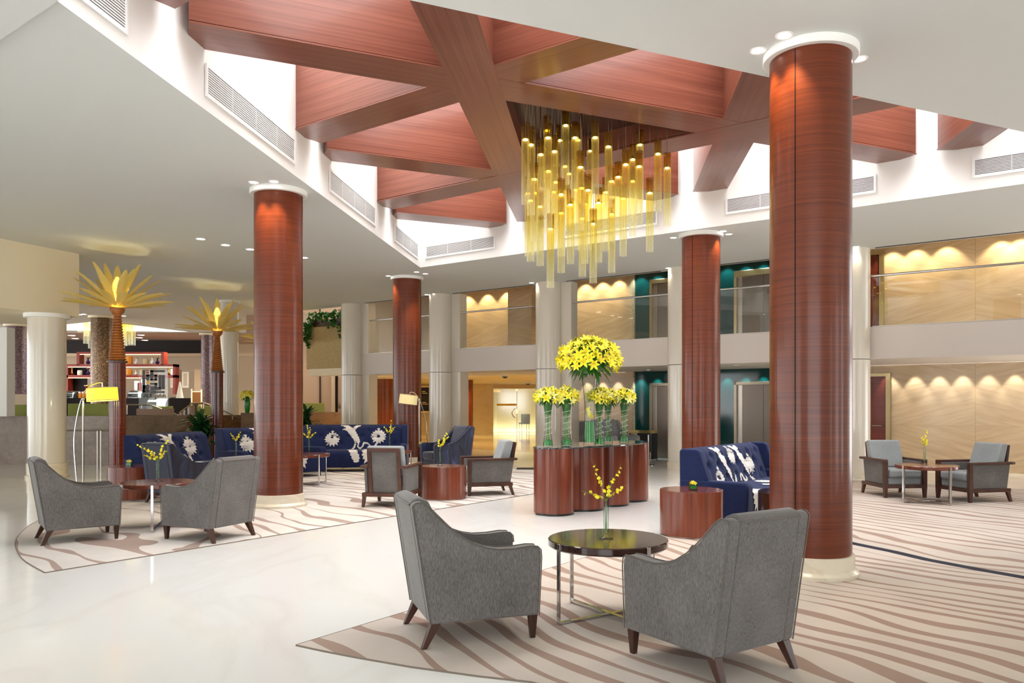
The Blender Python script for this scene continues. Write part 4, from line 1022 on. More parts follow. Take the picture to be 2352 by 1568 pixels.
# ================================================================== LILIES
def petal(mb, L, w, curl, az, tilt, base=Vector((0, 0, 0))):
    M = Matrix.Rotation(az, 3, 'Z'); n = 4; vs = []
    for i in range(n + 1):
        s = i / n; ww = w * math.sin(PI * (.12 + .86 * s)) ** .8 if i < n else .0005
        ang = tilt + curl * s * s
        x = sum(L / n * math.cos(tilt + curl * ((j + .5) / n) ** 2) for j in range(i)); z = sum(L / n * math.sin(tilt + curl * ((j + .5) / n) ** 2) for j in range(i))
        for y, dz in ((-ww, .12 * ww), (0, -.10 * ww), (ww, .12 * ww)): vs.append(base + M @ Vector((x, y, z + dz)))
    fs = [(i * 3 + k, i * 3 + k + 1, i * 3 + k + 4, i * 3 + k + 3) for i in range(n) for k in range(2)]
    mb.add(vs, fs)
def lily_mesh(L, m, seed):
    rd = random.Random(seed); mb = MB()
    for k in range(6): petal(mb, L * rd.uniform(.9, 1.08), L * .165, R(-80) + rd.uniform(-.2, .2), k * PI / 3 + rd.uniform(-.1, .1), R(60), Vector((0, 0, -L * .25)))
    mb.cur = 1
    for k in range(4): mb.tube([(0, 0, -L * .2), (math.cos(k * 1.6) * L * .14, math.sin(k * 1.6) * L * .14, L * .5)], L * .018, 4)
    return mesh('lily', mb, [m, 'petal_pale'], 60)
lil_big = [lily_mesh(.115, 'petal_yellow', i) for i in range(3)]
lil_small = [lily_mesh(.10, 'petal_yellow', 5), lily_mesh(.10, 'petal_pale', 6), lily_mesh(.10, 'petal_light', 8)]
def leaf_geo(mb, p, d, L, w, droop=.3, up=Vector((0, 0, 1))):
    d = Vector(d).normalized(); sd = d.cross(up); sd = sd.normalized() if sd.length > .01 else Vector((1, 0, 0)); n = 4; vs = []
    c = Vector(p)
    for i in range(n + 1):
        s = i / n; ww = w * (math.sin(PI * (.08 + .9 * s)) ** .8) if i < n else .0005
        q = c + d * (L * s) + Vector((0, 0, -droop * L * s * s)); nn = sd.cross(d)
        vs += [q - sd * ww + nn * ww * .25, q, q + sd * ww + nn * ww * .25]
    mb.add(vs, [(i * 3 + k, i * 3 + k + 1, i * 3 + k + 4, i * 3 + k + 3) for i in range(n) for k in range(2)])
def bouquet(label, loc, rx, rz, cz, n, lil, zmin, stems_to, leafL, group, name='lily_bouquet'):
    # loc = base of the vase; flowers cover an ellipsoid dome of radii rx, rz centred at height cz
    t_ = thing(name, label, 'bouquet', loc, random.random() * 6, group)
    rd = random.Random(int(n * 31 + loc[0] * 100))
    ga = PI * (3 - 5 ** .5); dirs = []
    N = int(n / (1 - (zmin + 1) / 2)); i = 0
    for i in range(N):
        z = 1 - 2 * (i + .5) / N
        if z < zmin: break
        r = math.sqrt(1 - z * z); a = ga * i; dirs.append(Vector((r * math.cos(a), r * math.sin(a), z)))
    for j, d in enumerate(dirs):
        jit = Vector((rd.uniform(-.1, .1), rd.uniform(-.1, .1), rd.uniform(-.1, .1)))
        s_ = rd.uniform(.86, 1.0); p = Vector((d.x * rx * s_, d.y * rx * s_, cz + d.z * rz * s_))
        q = (d + jit * 4.5 + Vector((0, 0, .15))).to_track_quat('Z', 'Y').to_euler()
        o = link('lily', lil[j % len(lil)], t_, p, q, rd.uniform(.85, 1.15))
    mb = MB()
    for j in range(int(n * 1.6)):
        z = rd.uniform(max(-.9, zmin - .45), .95); r = math.sqrt(1 - z * z); a = rd.uniform(0, 2 * PI); d = Vector((r * math.cos(a), r * math.sin(a), z)); k_ = .55 if z < .1 else .62
        leaf_geo(mb, Vector((d.x * rx * k_, d.y * rx * k_, cz + d.z * rz * k_)), d + Vector((rd.uniform(-.4, .4), rd.uniform(-.4, .4), .1)), leafL * rd.uniform(.7, 1.1), leafL * .13, .25)
    mb.ball((0, 0, cz + rz * .02), rx * .60, 12, 8, rz / rx)
    o = obj('foliage', mb, 'leaf_green', t_, 60); o['kind'] = 'stuff'
    mb = MB()
    for k in range(7):
        a = k * 2 * PI / 7; b = a + 1.7
        if stems_to is not None: mb.tube([(math.cos(b) * .028, math.sin(b) * .028, stems_to), (math.cos(a) * .012, math.sin(a) * .012, cz - rz - .26 if cz - rz - .26 > stems_to else cz - rz), (math.cos(a) * .03, math.sin(a) * .03, cz)], .0045, 5)
    if stems_to is not None: obj('stem', mb, 'stem_green', t_)
    return t_
# scalloped lily table
tc_, ta_ = Vector((1.05, 11.42)), Vector((.642, .767)); tp_ = Vector((.767, -.642)); r_l = .275
circ = [tc_ + ta_ * k + tp_ * o for k, o in ((-.97, .0), (-.33, .06), (.33, .06), (.97, 0), (.33, -.06), (-.33, -.06))]
def union_outline():
    res = []
    for side in (1, -1):
        ks = [i / 160 * 2.7 - 1.35 for i in range(161)]
        if side == -1: ks = ks[::-1]
        for k in ks:
            best = None
            for c in circ:
                rel = c - tc_; ck, co = rel.dot(ta_), rel.dot(tp_)
                if abs(k - ck) < r_l:
                    v = co + side * math.sqrt(r_l ** 2 - (k - ck) ** 2)
                    best = v if best is None else (max(best, v) if side == 1 else min(best, v))
            if best is not None: res.append((k, best))
    return res
ol = union_outline()
ft = thing('lily_table', 'scalloped red wood table with an oval dark glass top carrying the lily vases', 'table', (tc_.x, tc_.y, 0), math.atan2(ta_.y, ta_.x))
obj('base', MB().prism([(k, -v) for k, v in ol][::-1], .03, .895), 'drum_wood', ft, 28)
obj('plinth', MB().prism([(k * .975, -v * .93) for k, v in ol][::-1], 0, .03), 'black', ft, 28)
ell = [(1.30 * math.cos(2 * PI * i / 96), .46 * math.sin(2 * PI * i / 96)) for i in range(96)]
plain('table_glass', (.02, .03, .03), .03, 0, Coat_Weight=1.0, IOR=1.5)
obj('glass_top', MB().prism(ell, .895, .912), 'table_glass', ft, 30, .003)
ZT_ = .912
def hour_vase(label, loc):
    t_ = thing('hourglass_vase', label, 'vase', loc, 0, 'small hourglass lily vases')
    prof = [(1e-4, .0), (.066, .0), (.068, .02), (.058, .10), (.045, .18), (.036, .28), (.036, .34), (.042, .44), (.052, .52), (.060, .58), (.058, .58), (.050, .52), (.040, .44), (.034, .34), (.034, .28), (.043, .18), (.055, .10), (.064, .025), (1e-4, .022)]
    obj('body', MB().lathe(prof, 32, caps=False), 'vase_glass', t_, 60)
    obj('leaf_wrap', MB().lathe([(.061, .025), (.054, .10), (1e-4, .10)], 24, caps=False), 'wrap_green', t_)['label'] = 'green leaf wrapped inside the foot'
    obj('leaf_sleeve', MB().lathe([(.041, .44), (.050, .52), (.057, .575)], 24, caps=False), 'leaf_green', t_)['label'] = 'green leaf sleeve at the neck'
    pts = []
    for i in range(90):
        s = i / 89; z = .12 + .38 * s; r = .036 + .018 * abs(s - .5) * 2 + .008; a = s * 5 * 2 * PI
        pts.append((r * math.cos(a), r * math.sin(a), z))
    obj('wire', MB().tube(pts, .0022, 5), 'white_paint', t_)['label'] = 'pale wire spiral'
    return t_
G_ = 'lily bouquets on the scalloped table'
vs_ = [((.34, 10.50), 'small hourglass vase at the left end of the lily table', 'yellow lilies in the leftmost small vase on the lily table'),
       ((.60, 10.60), 'small hourglass vase left of the tall vase, second from the left', 'yellow lilies in the second small vase from the left on the lily table'),
       ((1.06, 10.83), 'small hourglass vase directly right of the tall vase, front one', 'yellow lilies in the small vase directly right of the tall vase'),
       ((1.27, 11.66), 'small hourglass vase behind and right of the tall vase, rear one', 'yellow lilies in the small rear vase, third from the right end'),
       ((1.49, 11.52), 'small hourglass vase at the right end of the lily table', 'yellow lilies in the rightmost small vase on the lily table'),
       ((.62, 11.22), None, 'yellow lilies peeping out behind the second small bouquet')]
for (x, y), lv, lb in vs_:
    hour_vase(lv or 'small hourglass vase hidden behind the second vase from the left', (x, y, ZT_))
    bouquet(lb, (x, y, ZT_), .150, .115, .665, 26, lil_small, -.3, .06, .12, G_)
vb = (.915, 10.72)
t_ = thing('tall_glass_vase', 'tall clear glass vase in the middle of the lily table', 'vase', (*vb, ZT_))
prof = [(1e-4, 0), (.082, 0), (.084, .05), (.080, .12), (.070, .32), (.066, .46), (.072, .62), (.092, .80), (.112, .97), (.109, .97), (.089, .80), (.069, .62), (.063, .46), (.067, .32), (.077, .12), (.079, .06), (1e-4, .055)]
obj('body', MB().lathe(prof, 40, caps=False), 'vase_glass', t_, 60)
obj('leaf_wrap', MB().lathe([(1e-4, .06), (.075, .065), (.073, .14), (.066, .30), (.062, .34), (1e-4, .34)], 24, caps=False), 'wrap_green', t_)['label'] = 'dark green leaves lining the lower half'
for k, (a, z) in enumerate(((.4, .40), (2.2, .46), (4.0, .50), (5.3, .42))):
    link('lily', lil_small[k % 3], t_, (.022 * math.cos(a), .022 * math.sin(a), z), (R(40), 0, a), .75)['label'] = 'lily floating inside the vase'
bouquet('huge dome of yellow lilies on the tall glass vase', (*vb, ZT_), .43, .31, 1.17, 96, lil_big, -.32, None, .2, G_)

# orchid sprigs in slim bud vases
bl_mb = MB()
for k in range(4): petal(bl_mb, .016, .0075, R(-30), k * PI / 2 + .4, R(20))
petal(bl_mb, .018, .012, R(-50), 0, R(-20))
bloom_me = mesh('blossom', bl_mb, 'petal_yellow', 60)
def orchid(x, y, z, label_v, label_f, rz, arms_, hv=.27, scale=1.0, nb_=7):
    t_ = thing('bud_vase', label_v, 'vase', (x, y, z), 0, 'slim glass bud vases')
    obj('body', MB().lathe([(1e-4, 0), (.052, .001), (.05, .006), (.03, .014), (.0185, .03), (.0185, hv), (.016, hv), (.016, .035), (1e-4, .03)], 24, caps=False), 'vase_glass', t_, 60)
    f_ = thing('orchid_sprig', label_f, 'flowers', (x, y, z), rz, 'yellow orchid sprigs')
    rd = random.Random(int(x * 77 + y * 13))
    mb = MB(); spots = []
    for (az, out_, up) in arms_:
        o_, u_ = out_ * scale, up * scale
        d = Vector((math.cos(az), math.sin(az), 0))
        pts = [Vector((rd.uniform(-.006, .006), 0, .05)), Vector((0, 0, hv - .01))]
        for k in range(1, 8):
            s = k / 7; pts.append(Vector((0, 0, hv)) + d * (o_ * s ** 1.15) + Vector((0, 0, u_ * s)) + Vector((rd.uniform(-1, 1), rd.uniform(-1, 1), 0)) * .004)
        mb.tube(pts, [.0022] * 2 + [.002 - .0013 * k / 7 for k in range(1, 8)], 5)
        for k in range(nb_):
            s = .25 + .7 * k / nb_; i = min(6, int(s * 7)); p = pts[1 + i].lerp(pts[2 + i], s * 7 - i)
            spots.append((p + Vector((rd.uniform(-1, 1), rd.uniform(-1, 1), rd.uniform(-.5, .8))) * .016, s))
    obj('stem', mb, 'stem_green', f_)
    for p, s in spots: link('blossom', bloom_me, f_, p, (rd.uniform(.4, 1.6), rd.uniform(-.6, .6), rd.uniform(0, 6.28)), (1.3 - .6 * s) * scale ** .5)
AR = [(PI, .10, .28), (0, .11, .26), (0.3, .15, .10), (PI - .2, .17, .06)]
x, y, r, h = TB['front']; orchid(.585, 5.50, h + Z0, 'bud vase on the dark round front table', 'branching yellow orchid sprig on the dark round front table', 0, AR)
x, y, r, h = TB['left']; orchid(-4.43, 9.55, h + Z0, 'bud vase on the round table between the two left armchairs', 'wide yellow orchid sprig on the round table between the two left armchairs', 0, [(PI, .26, .20), (0, .12, .28), (.2, .10, .12), (PI, .18, .07), (PI + .3, .1, .14)], .25, 1.1, 10)
x, y, r, h = TB['right']; orchid(6.10, 11.92, h + Z0, 'bud vase on the round table between the two right lounge chairs', 'upright yellow orchid sprig on the round table at the right', 0, [(0, .04, .30), (PI, .06, .2), (.5, .05, .12)], .27, 1.0, 8)
orchid(-3.97, 14.62, TB['mid'][3] + Z0, 'bud vase on the table just right of the left wooden column', 'upright yellow orchid sprig just right of the left wooden column', 0, [(PI, .05, .26), (0, .12, .12), (PI, .12, .10), (1, .03, .2)], .27, 1.1, 9)
orchid(-2.64, 15.62, TB['hid'][3] + Z0, 'bud vase behind the lounge chair seen from the back', 'upright yellow orchid sprig before the right pale thistle', 0, [(0, .03, .3), (0, .1, .16), (PI, .13, .18), (1, .05, .2)], .3, 1.1, 9)
orchid(DR['m'][0] - .06, DR['m'][1] + .02, .51 + Z0, 'bud vase on the red wood drum table between the lounge chairs', 'leaning yellow orchid sprig before the navy velvet armchair', 0, [(.2, .12, .27), (.4, .1, .18), (PI, .03, .14), (.1, .14, .2)], .27, 1.05, 9)
orchid(-4.90, 13.45, .56, 'bud vase seen between the left wooden column and the grey armchair', 'yellow orchid sprig seen against the middle blue sofa', 0, [(PI, .09, .16), (0, .08, .18), (1, .04, .12)], .27, 1.1, 9)
round_table('red brown round table hidden behind the grey armchair with its back turned', -4.90, 13.45, .36, .552, 'table_wood', 30)
orchid(1.0, 17.6, .56, 'bud vase seen between the first two lily vases', 'thin yellow orchid sprig seen between the first two lily vases', 0, [(.2, .12, .28), (PI, .04, .2)], .3, 1.1, 8)
round_table('red brown round table hidden behind the lily table', 1.0, 17.6, .36, .552, 'table_wood', 30)
# votive glasses with a floating bloom
def flower_glass(x, y, z, label):
    t_ = thing('flower_glass', label, 'glass', (x, y, z), 0, 'square flower glasses')
    mb = MB(); w0, w1, h = .042, .048, .105
    for a, b in (((-1, -1), (1, -1)), ((1, -1), (1, 1)), ((1, 1), (-1, 1)), ((-1, 1), (-1, -1))):
        mb.add([(a[0] * w0, a[1] * w0, 0), (b[0] * w0, b[1] * w0, 0), (b[0] * w1, b[1] * w1, h), (a[0] * w1, a[1] * w1, h)], [(0, 1, 2, 3)])
    mb.box(-w0, w0, -w0, w0, 0, .016)
    obj('glass_body', mb, 'vase_glass', t_, 0)
    obj('leaf_lining', MB().box(-.036, .036, -.036, .036, .018, .055), 'wrap_green', t_, 0)
    for k in range(4): link('blossom', lil_small[k % 3], t_, (.016 * math.cos(k * 1.7), .016 * math.sin(k * 1.7), .075), (R(20 * (k % 3)), R(15 * k), k * 1.7), .5)
flower_glass(1.93, 8.90, .51 + Z0, 'square flower glass on the drum table by the blue loveseat')
flower_glass(DR['l'][0] + .02, DR['l'][1] - .12, .51 + Z0, 'square flower glass on the left red wood drum table')
flower_glass(-2.30, 17.74, .51 + Z0, 'square flower glass below the cream floor lamp')

# ================================================================== GLASS PALMS
def pleaf(L, w, arch):
    n = 16; vs = []; fs = []
    for i in range(n + 1):
        s = i / n; ww = w * (math.sin(PI * min(.97, .05 + .93 * s ** 1.15)) ** .75) * (1 if s < .93 else math.sqrt(max(0, 1 - ((s - .93) / .075) ** 2)) + .05)
        x = L * s; z = arch * L * math.sin(PI * s * .5) ** 2 * .5 - arch * L * .35 * s
        rp = .004 * (i % 2)
        for k, y in enumerate((-1, -.5, 0, .5, 1)): vs.append((x, y * ww, z + (y * y) * ww * .35 + rp))
    for i in range(n):
        for k in range(4): fs.append((i * 5 + k, i * 5 + k + 1, i * 5 + k + 6, i * 5 + k + 5))
    mb = MB().add(vs, fs)
    o_ = len(vs); mb.add([(x, y, z - .008) for x, y, z in vs], [f[::-1] for f in fs])
    return mb
leafA = mesh('leaf', pleaf(1.0, .088, .10), 'amber_leaf', 80); leafB = mesh('leaf', pleaf(.42, .07, .25), 'amber_leaf', 80)
def glass_palm(label, x, y):
    t_ = thing('glass_palm_lamp', label, 'palm lamp', (x, y, 0), 0, 'palm shaped lamps with amber glass leaves')
    r = .155; octo = [(r * math.cos(2 * PI * i / 48) * (1 + .05 * math.cos(8 * 2 * PI * i / 48)), r * math.sin(2 * PI * i / 48) * (1 + .05 * math.cos(8 * 2 * PI * i / 48))) for i in range(48)]
    obj('post', MB().prism(octo, .06, 2.32), 'post_wood', t_, 50)
    obj('foot', MB().lathe([(.19, 0), (.19, .05), (.165, .06)], 40), 'steel_brushed', t_)
    obj('collar', MB().lathe([(.15, 2.31), (.19, 2.315), (.19, 2.355), (.15, 2.36)], 40), 'frame_wood', t_)
    prof = []; n = 17
    for i in range(n):
        s = i / n; z = 2.36 + .93 * s; rr = .150 - .085 * s ** .9
        prof += [(rr * .88, z), (rr * 1.06, z + .93 / n * .3), (rr * 1.12, z + .93 / n * .7), (rr * .9, z + .93 / n * .98)]
    prof += [(.064, 3.29)]
    obj('trunk', MB().lathe(prof, 32), 'trunk_wood', t_, 70)
    obj('cup', MB().lathe([(.06, 3.27), (.085, 3.29), (.125, 3.34), (.14, 3.40), (.128, 3.425), (.11, 3.40), (1e-4, 3.39)], 40, flute=(20, .02), caps=False), 'trunk_wood', t_, 50)
    rd = random.Random(int(x * 100 + y))
    for k in range(16):
        a = k * 2 * PI / 16 + .2; link('leaf', leafA, t_, (.07 * math.cos(a), .07 * math.sin(a), 3.44), (rd.uniform(-.25, .25), -R(rd.uniform(2, 17)), a), 1.0)
    for k in range(9):
        a = k * 2 * PI / 9 + .5; link('leaf', leafA, t_, (.06 * math.cos(a), .06 * math.sin(a), 3.47), (rd.uniform(-.3, .3), -R(rd.uniform(32, 46)), a), .95)
    fa = math.atan2(-y, -x)                 # the side towards the seating, left open so that the bud shows
    for k in range(7):
        a = fa + R(62) + k * R(236) / 6; link('leaf', leafA, t_, (.07 * math.cos(a), .07 * math.sin(a), 3.50), (rd.uniform(-.2, .2), -R(rd.uniform(56, 70)), a), .90)
    for k in range(6):
        a = k * 2 * PI / 6 + .1; link('leaf', leafB, t_, (.05 * math.cos(a), .05 * math.sin(a), 3.44), (0, -R(42 + 18 * (k % 2)), a), 1.0)['label'] = 'short inner leaf'
    prof = []
    for i in range(13):
        s = i / 13; z = 3.68 + .36 * s; rr = .10 * math.sin(PI * (.28 + .68 * s)) ** .8
        prof += [(rr * 1.04, z + .008), (rr * .93, z + .024)]
    prof += [(1e-4, 4.05)]
    obj('bud', MB().lathe([(.05, 3.6), (.06, 3.67)] + prof, 28, caps=False), 'amber_leaf', t_, 70)['label'] = 'ribbed glass bud'
    for k in range(6):
        a = k * PI / 3; mb = MB().ball((.085 * math.cos(a), .085 * math.sin(a), 3.475), .024, 8, 6); obj('bulb', mb, 'lamp_gold', t_)
    la = bpy.data.lights.new('palm_glow', 'POINT'); la.energy = 60; la.color = (1, .87, .48); la.shadow_soft_size = .06
    lo = bpy.data.objects.new('palm_glow', la); col.objects.link(lo); lo.location = (x, y, 3.56)
glass_palm('amber glass palm lamp on a wooden post, the nearer and larger one', -8.16, 15.83)
glass_palm('amber glass palm lamp on a wooden post, the second one beside the left wooden column', -8.12, 20.9)
glass_palm('amber glass palm lamp, third one almost hidden by the left wooden column', -8.05, 25.4)

# ================================================================== ARC FLOOR LAMPS
def arc_lamp(label, x, y, s, m, zj, pts, shade, rs=.27, hs=.26, tilt=0):
    t_ = thing('floor_lamp', label, 'floor lamp', (x, y, 0), 0, 'arc floor lamps')
    obj('base', MB().lathe([(.17, 0), (.17, .02), (.15, .03), (1e-4, .03)], 32, caps=False), 'chrome', t_)
    obj('pole', MB().tube([(0, 0, .02), (0, 0, zj)], .017, 12), 'steel_brushed', t_)
    obj('joint', MB().ball((0, 0, zj), .03, 12, 8), 'chrome', t_)
    P_ = [Vector(p) for p in pts]; sm = []
    for i in range(len(P_) - 1):
        p0, p1, p2, p3 = P_[max(i - 1, 0)], P_[i], P_[i + 1], P_[min(i + 2, len(P_) - 1)]
        for k in range(6):
            u = k / 6; sm.append(.5 * ((2 * p1) + (p2 - p0) * u + (2 * p0 - 5 * p1 + 4 * p2 - p3) * u * u + (3 * p1 - p0 - 3 * p2 + p3) * u ** 3))
    sm.append(P_[-1])
    obj('arc', MB().tube(sm, .010, 8), 'chrome', t_)
    c = Vector(shade); M = Matrix.Rotation(tilt, 3, 'Y')
    mb = MB().lathe([(rs, -hs / 2), (rs * .985, hs / 2), (rs * .97, hs / 2), (rs * .985, -hs / 2), (rs, -hs / 2)], 48, caps=False)
    sh = obj('shade', mb, m, t_, 40, loc=c, rot=(0, tilt, 0))
    obj('trim_band', MB().lathe([(rs + .002, -hs / 2), (rs + .003, -hs / 2 + .012)], 48, caps=False).lathe([(rs * .985 + .002, hs / 2 - .012), (rs * .985 + .002, hs / 2)], 48, caps=False), 'stone_beige', sh)
    obj('bulb', MB().ball((0, 0, 0), .045, 12, 8), 'lamp_warm', sh)
    return t_
sx = lambda px, py, d: Vector((x_(px, d), d, HC + (HY - py) / FX * d))
d1 = 14.56; b1 = sx(191, 1112, d1)
rel = lambda px, py, d, b: Vector((x_(px, d) - b.x, 0, HC + (HY - py) / FX * d))
arc_lamp('arc floor lamp with a bright yellow shade, beside the nearer glass palm', b1.x, d1, 1, 'shade_yellow', 1.58,
         [Vector((-.12, 0, .03)), rel(170, 1030, d1, b1), rel(173, 980, d1, b1), rel(186, 920, d1, b1), rel(203, 889, d1, b1), rel(220, 880.5, d1, b1), rel(233, 878, d1, b1), rel(235, 880, d1, b1), rel(235, 890, d1, b1)],
         rel(235, 905, d1, b1), .265, .245, R(-4))
d2 = 18.45; b2 = sx(963, 1040, d2)
arc_lamp('arc floor lamp with a cream shade in front of the thinnest wooden column', b2.x, d2, 1, 'shade_cream', HC + (HY - 919) / FX * d2,
         [Vector((.22, 0, .03)), rel(982, 1020, d2, b2), rel(978, 970, d2, b2), rel(968, 930, d2, b2), rel(957, 907, d2, b2), rel(948, 900.5, d2, b2), rel(942, 901, d2, b2), rel(940.5, 906, d2, b2), rel(940.5, 912, d2, b2)],
         rel(938, 917, d2, b2), .215, .23, R(7))
# ================================================================== PLANTS
def dracaena(label, x, y, h, spread, n, seed, z=0, w=.05):
    t_ = thing('potted_dracaena', label, 'plant', (x, y, z), 0, 'leafy green plants')
    rd = random.Random(seed)
    obj('pot', MB().lathe([(.16, 0), (.2, .3), (.18, .3), (.17, .27), (1e-4, .27)], 28, caps=False), 'dark_brown', t_)
    mb = MB()
    tops = [(0, 0, h * .62), (.1, .05, h * .45), (-.09, -.04, h * .52)]
    for a in tops: mb.tube([(a[0] * .4, a[1] * .4, .25), a], .016, 6)
    obj('stem', mb, 'leg_wood', t_)
    mb = MB()
    for i in range(n):
        b = tops[i % 3]; a = rd.uniform(0, 2 * PI); el = rd.uniform(-.15, 1.25); L = spread * rd.uniform(.75, 1.05)
        leaf_geo(mb, (b[0], b[1], b[2] - rd.uniform(0, .28) * h * .6), (math.cos(a) * math.cos(el), math.sin(a) * math.cos(el), math.sin(el)), L, w, .35)
    o = obj('foliage', mb, 'leaf_dark', t_, 60); o['kind'] = 'stuff'
p = D(462, 0, 19.4); dracaena('dark green long leaved plant beside the second glass palm post', p.x, p.y, 1.8, .62, 90, 3, 0, .06)
p = D(703, 0, 20.5); dracaena('dark green long leaved plant just right of the left wooden column', p.x, p.y, 2.0, .62, 90, 5, 0, .06)
p = D(1408, 0, 21.75); dracaena('dark green plant behind the right half of the lily vases', p.x, p.y, 1.4, .42, 70, 8, 0, .07)
# stone balcony with ivy trough, left of the first cream column
pa, pb = W(703, NS + .02, z=0), W(797, NS + .02, z=0)
d = (pb - pa); L = Vector(V2(d)).length
bt = thing('stone_balcony', 'granular stone balcony front left of the first cream column', 'balcony', (pa.x, pa.y, 0), ROTA, None, 'thing')
obj('panel', MB().box(0, L, 0, .25, 2.64, 4.02), 'granular_stone', bt, 0, .03)
obj('base_band', MB().box(.09, L, .04, .6, 2.41, 2.64), 'warm_paint', bt, 0)
pt = thing('ivy_trough', 'brown planter trough of trailing ivy on top of the stone balcony', 'planter', (pa.x, pa.y, 4.02), ROTA)
obj('trough', MB().box(.25, L, .05, .4, 0, .22), 'deep_brown', pt, 0, .01)
mb = MB(); rd = random.Random(4)
def ivy_leaf(mb, p, s):
    a = rd.uniform(0, 6.28); M = Matrix.Rotation(a, 3, 'Z') @ Matrix.Rotation(rd.uniform(.2, 1.3), 3, 'X') @ Matrix.Rotation(rd.uniform(-.6, .6), 3, 'Y')
    sh = [(0, 0), (.35, .15), (.45, .5), (.2, .75), (0, 1.05), (-.2, .75), (-.45, .5), (-.35, .15)]
    mb.add([Vector(p) + M @ Vector((q[0] * s, q[1] * s, .06 * s * abs(q[0]))) for q in sh], [tuple(range(8))])
for i in range(330):
    u = rd.uniform(0.05, L); ivy_leaf(mb, (u, rd.uniform(-.08, .4), .16 + rd.uniform(-.05, .26) + (.10 if u > L * .75 else 0)), rd.uniform(.09, .15))
for (u0, dl, n) in ((.02, .62, 60), (.16, .85, 70), (.32, .55, 40), (L * .60, .3, 10), (L * .72, .22, 12), (L * .88, .62, 26)):
    for i in range(n):
        s_ = rd.random(); ivy_leaf(mb, (u0 + rd.uniform(-.10, .10) * (1 - .5 * s_), -.05 + rd.uniform(-.05, .02), .12 - dl * s_), rd.uniform(.08, .13))
o = obj('ivy', mb, 'leaf_green', pt, 0); o['kind'] = 'stuff'

# yellow lilies in a green vase on the stair parapet
p = D(568, 0, 21.75)
t_ = thing('green_vase', 'green glass vase on the brown parapet left of the left wooden column', 'vase', (p.x, p.y, 1.24))
obj('body', MB().lathe([(1e-4, 0), (.055, 0), (.07, .1), (.085, .24), (.075, .34), (.085, .37), (.08, .37), (.07, .34), (.078, .24), (.06, .1), (1e-4, .02)], 28, caps=False), 'wrap_green', t_)
bouquet('yellow lilies in the green vase left of the left wooden column', (p.x, p.y, 1.24), .19, .13, .46, 26, lil_small, -.3, .05, .14, 'other lilies')

# ================================================================== CAFE AND RECEPTION
Dx = lambda px, d: x_(px, d)
Dz = lambda py, d: HC + (HY - py) / FX * d
def pbox(x0, x1, y0, y1, d, th=.4):         # box whose front lies at distance d between frame coordinates
    return MB().box(Dx(x0, d), Dx(x1, d), d, d + th, Dz(y1, d), Dz(y0, d))
def add(mb, o): mb.add(o.v, o.f); return mb
# display shelf
d = 35.6
t_ = thing('display_shelf', 'red framed lit display shelf at the rear of the cafe', 'shelf', (0, 0, 0))
mb = pbox(176, 376, 808, 813, d); add(mb, pbox(176, 182, 813, 838, d)); add(mb, pbox(370, 376, 813, 838, d)); add(mb, pbox(120, 403, 836, 842, d)); add(mb, pbox(120, 403, 861, 867, d)); add(mb, pbox(397, 403, 836, 905, d)); add(mb, pbox(325, 331, 867, 905, d)); add(mb, pbox(152, 156, 842, 905, d))
obj('frame', mb, 'shelf_wood', t_, 0)
mb = pbox(183, 369, 813, 814.2, d - .01, .03); add(mb, pbox(156, 397, 842, 843.4, d - .01, .03)); add(mb, pbox(156, 325, 867, 868.2, d - .01, .03))
obj('light_strip', mb, 'strip_warm', t_, 0)
obj('back_panel', pbox(156, 200, 842, 905, d + .42, .03), 'dark_brown', t_, 0)
def vase_small(px, py, d, h, m, label, kind=0, wd=1.0):
    z0 = Dz(py, d)
    t_ = thing(('display_vase', 'display_jar', 'display_bottle')[kind], label, 'ornament', (Dx(px, d), d + .15, z0), 0, 'ornaments on the cafe shelf')
    k = h * wd
    prof = [[(1e-4, 0), (.16 * k, 0), (.34 * k, .3 * h), (.12 * k, .66 * h), (.1 * k, .8 * h), (.22 * k, h)], [(1e-4, 0), (.42 * k, 0), (.5 * k, .4 * h), (.44 * k, h), (1e-4, h)], [(1e-4, 0), (.2 * k, 0), (.2 * k, .6 * h), (.07 * k, .75 * h), (.07 * k, h), (1e-4, h)]][kind]
    obj('body', MB().lathe(prof, 16, caps=False), m, t_)
    if kind != 1: obj('rim', MB().lathe([(prof[-1][0] or .02, h), ((prof[-1][0] or .02) + .02, h + .03)], 16), 'brass', t_)
for a in ((198, 836, .29, 'purple_gloss', 'purple vase on the upper left shelf', 0), (198, 861, .29, 'purple_gloss', 'purple vase on the middle left shelf', 0), (161, 861, .29, 'brass', 'golden ornament at the left end of the middle shelf', 0), (179, 861, .22, 'white_paint', 'low white bowl on the middle left shelf', 1),
          (292, 836, .36, 'orange_gloss', 'orange vase on the upper shelf beside the nearer palm trunk', 1), (293, 861, .28, 'orange_gloss', 'orange bowl on the middle shelf beside the palm post', 1), (309.5, 836, .26, 'white_paint', 'white pot on the upper shelf', 0), (331, 836, .24, 'stone_beige', 'beige jar on the upper shelf', 1), (346.5, 836, .29, 'white_paint', 'tall pale vase on the upper shelf', 0), (358, 836, .28, 'purple_gloss', 'purple vase on the upper right shelf', 0),
          (308.5, 861, .22, 'white_paint', 'small white pot on the middle shelf', 0), (324, 861, .26, 'stone_beige', 'beige jar on the middle shelf', 1), (385, 861, .29, 'brass', 'golden ornament right of the black logo', 0), (395.5, 861, .29, 'white_paint', 'white jar at the right end of the middle shelf', 1)):
    vase_small(a[0], a[1], d, a[2], a[3], a[4], a[5])
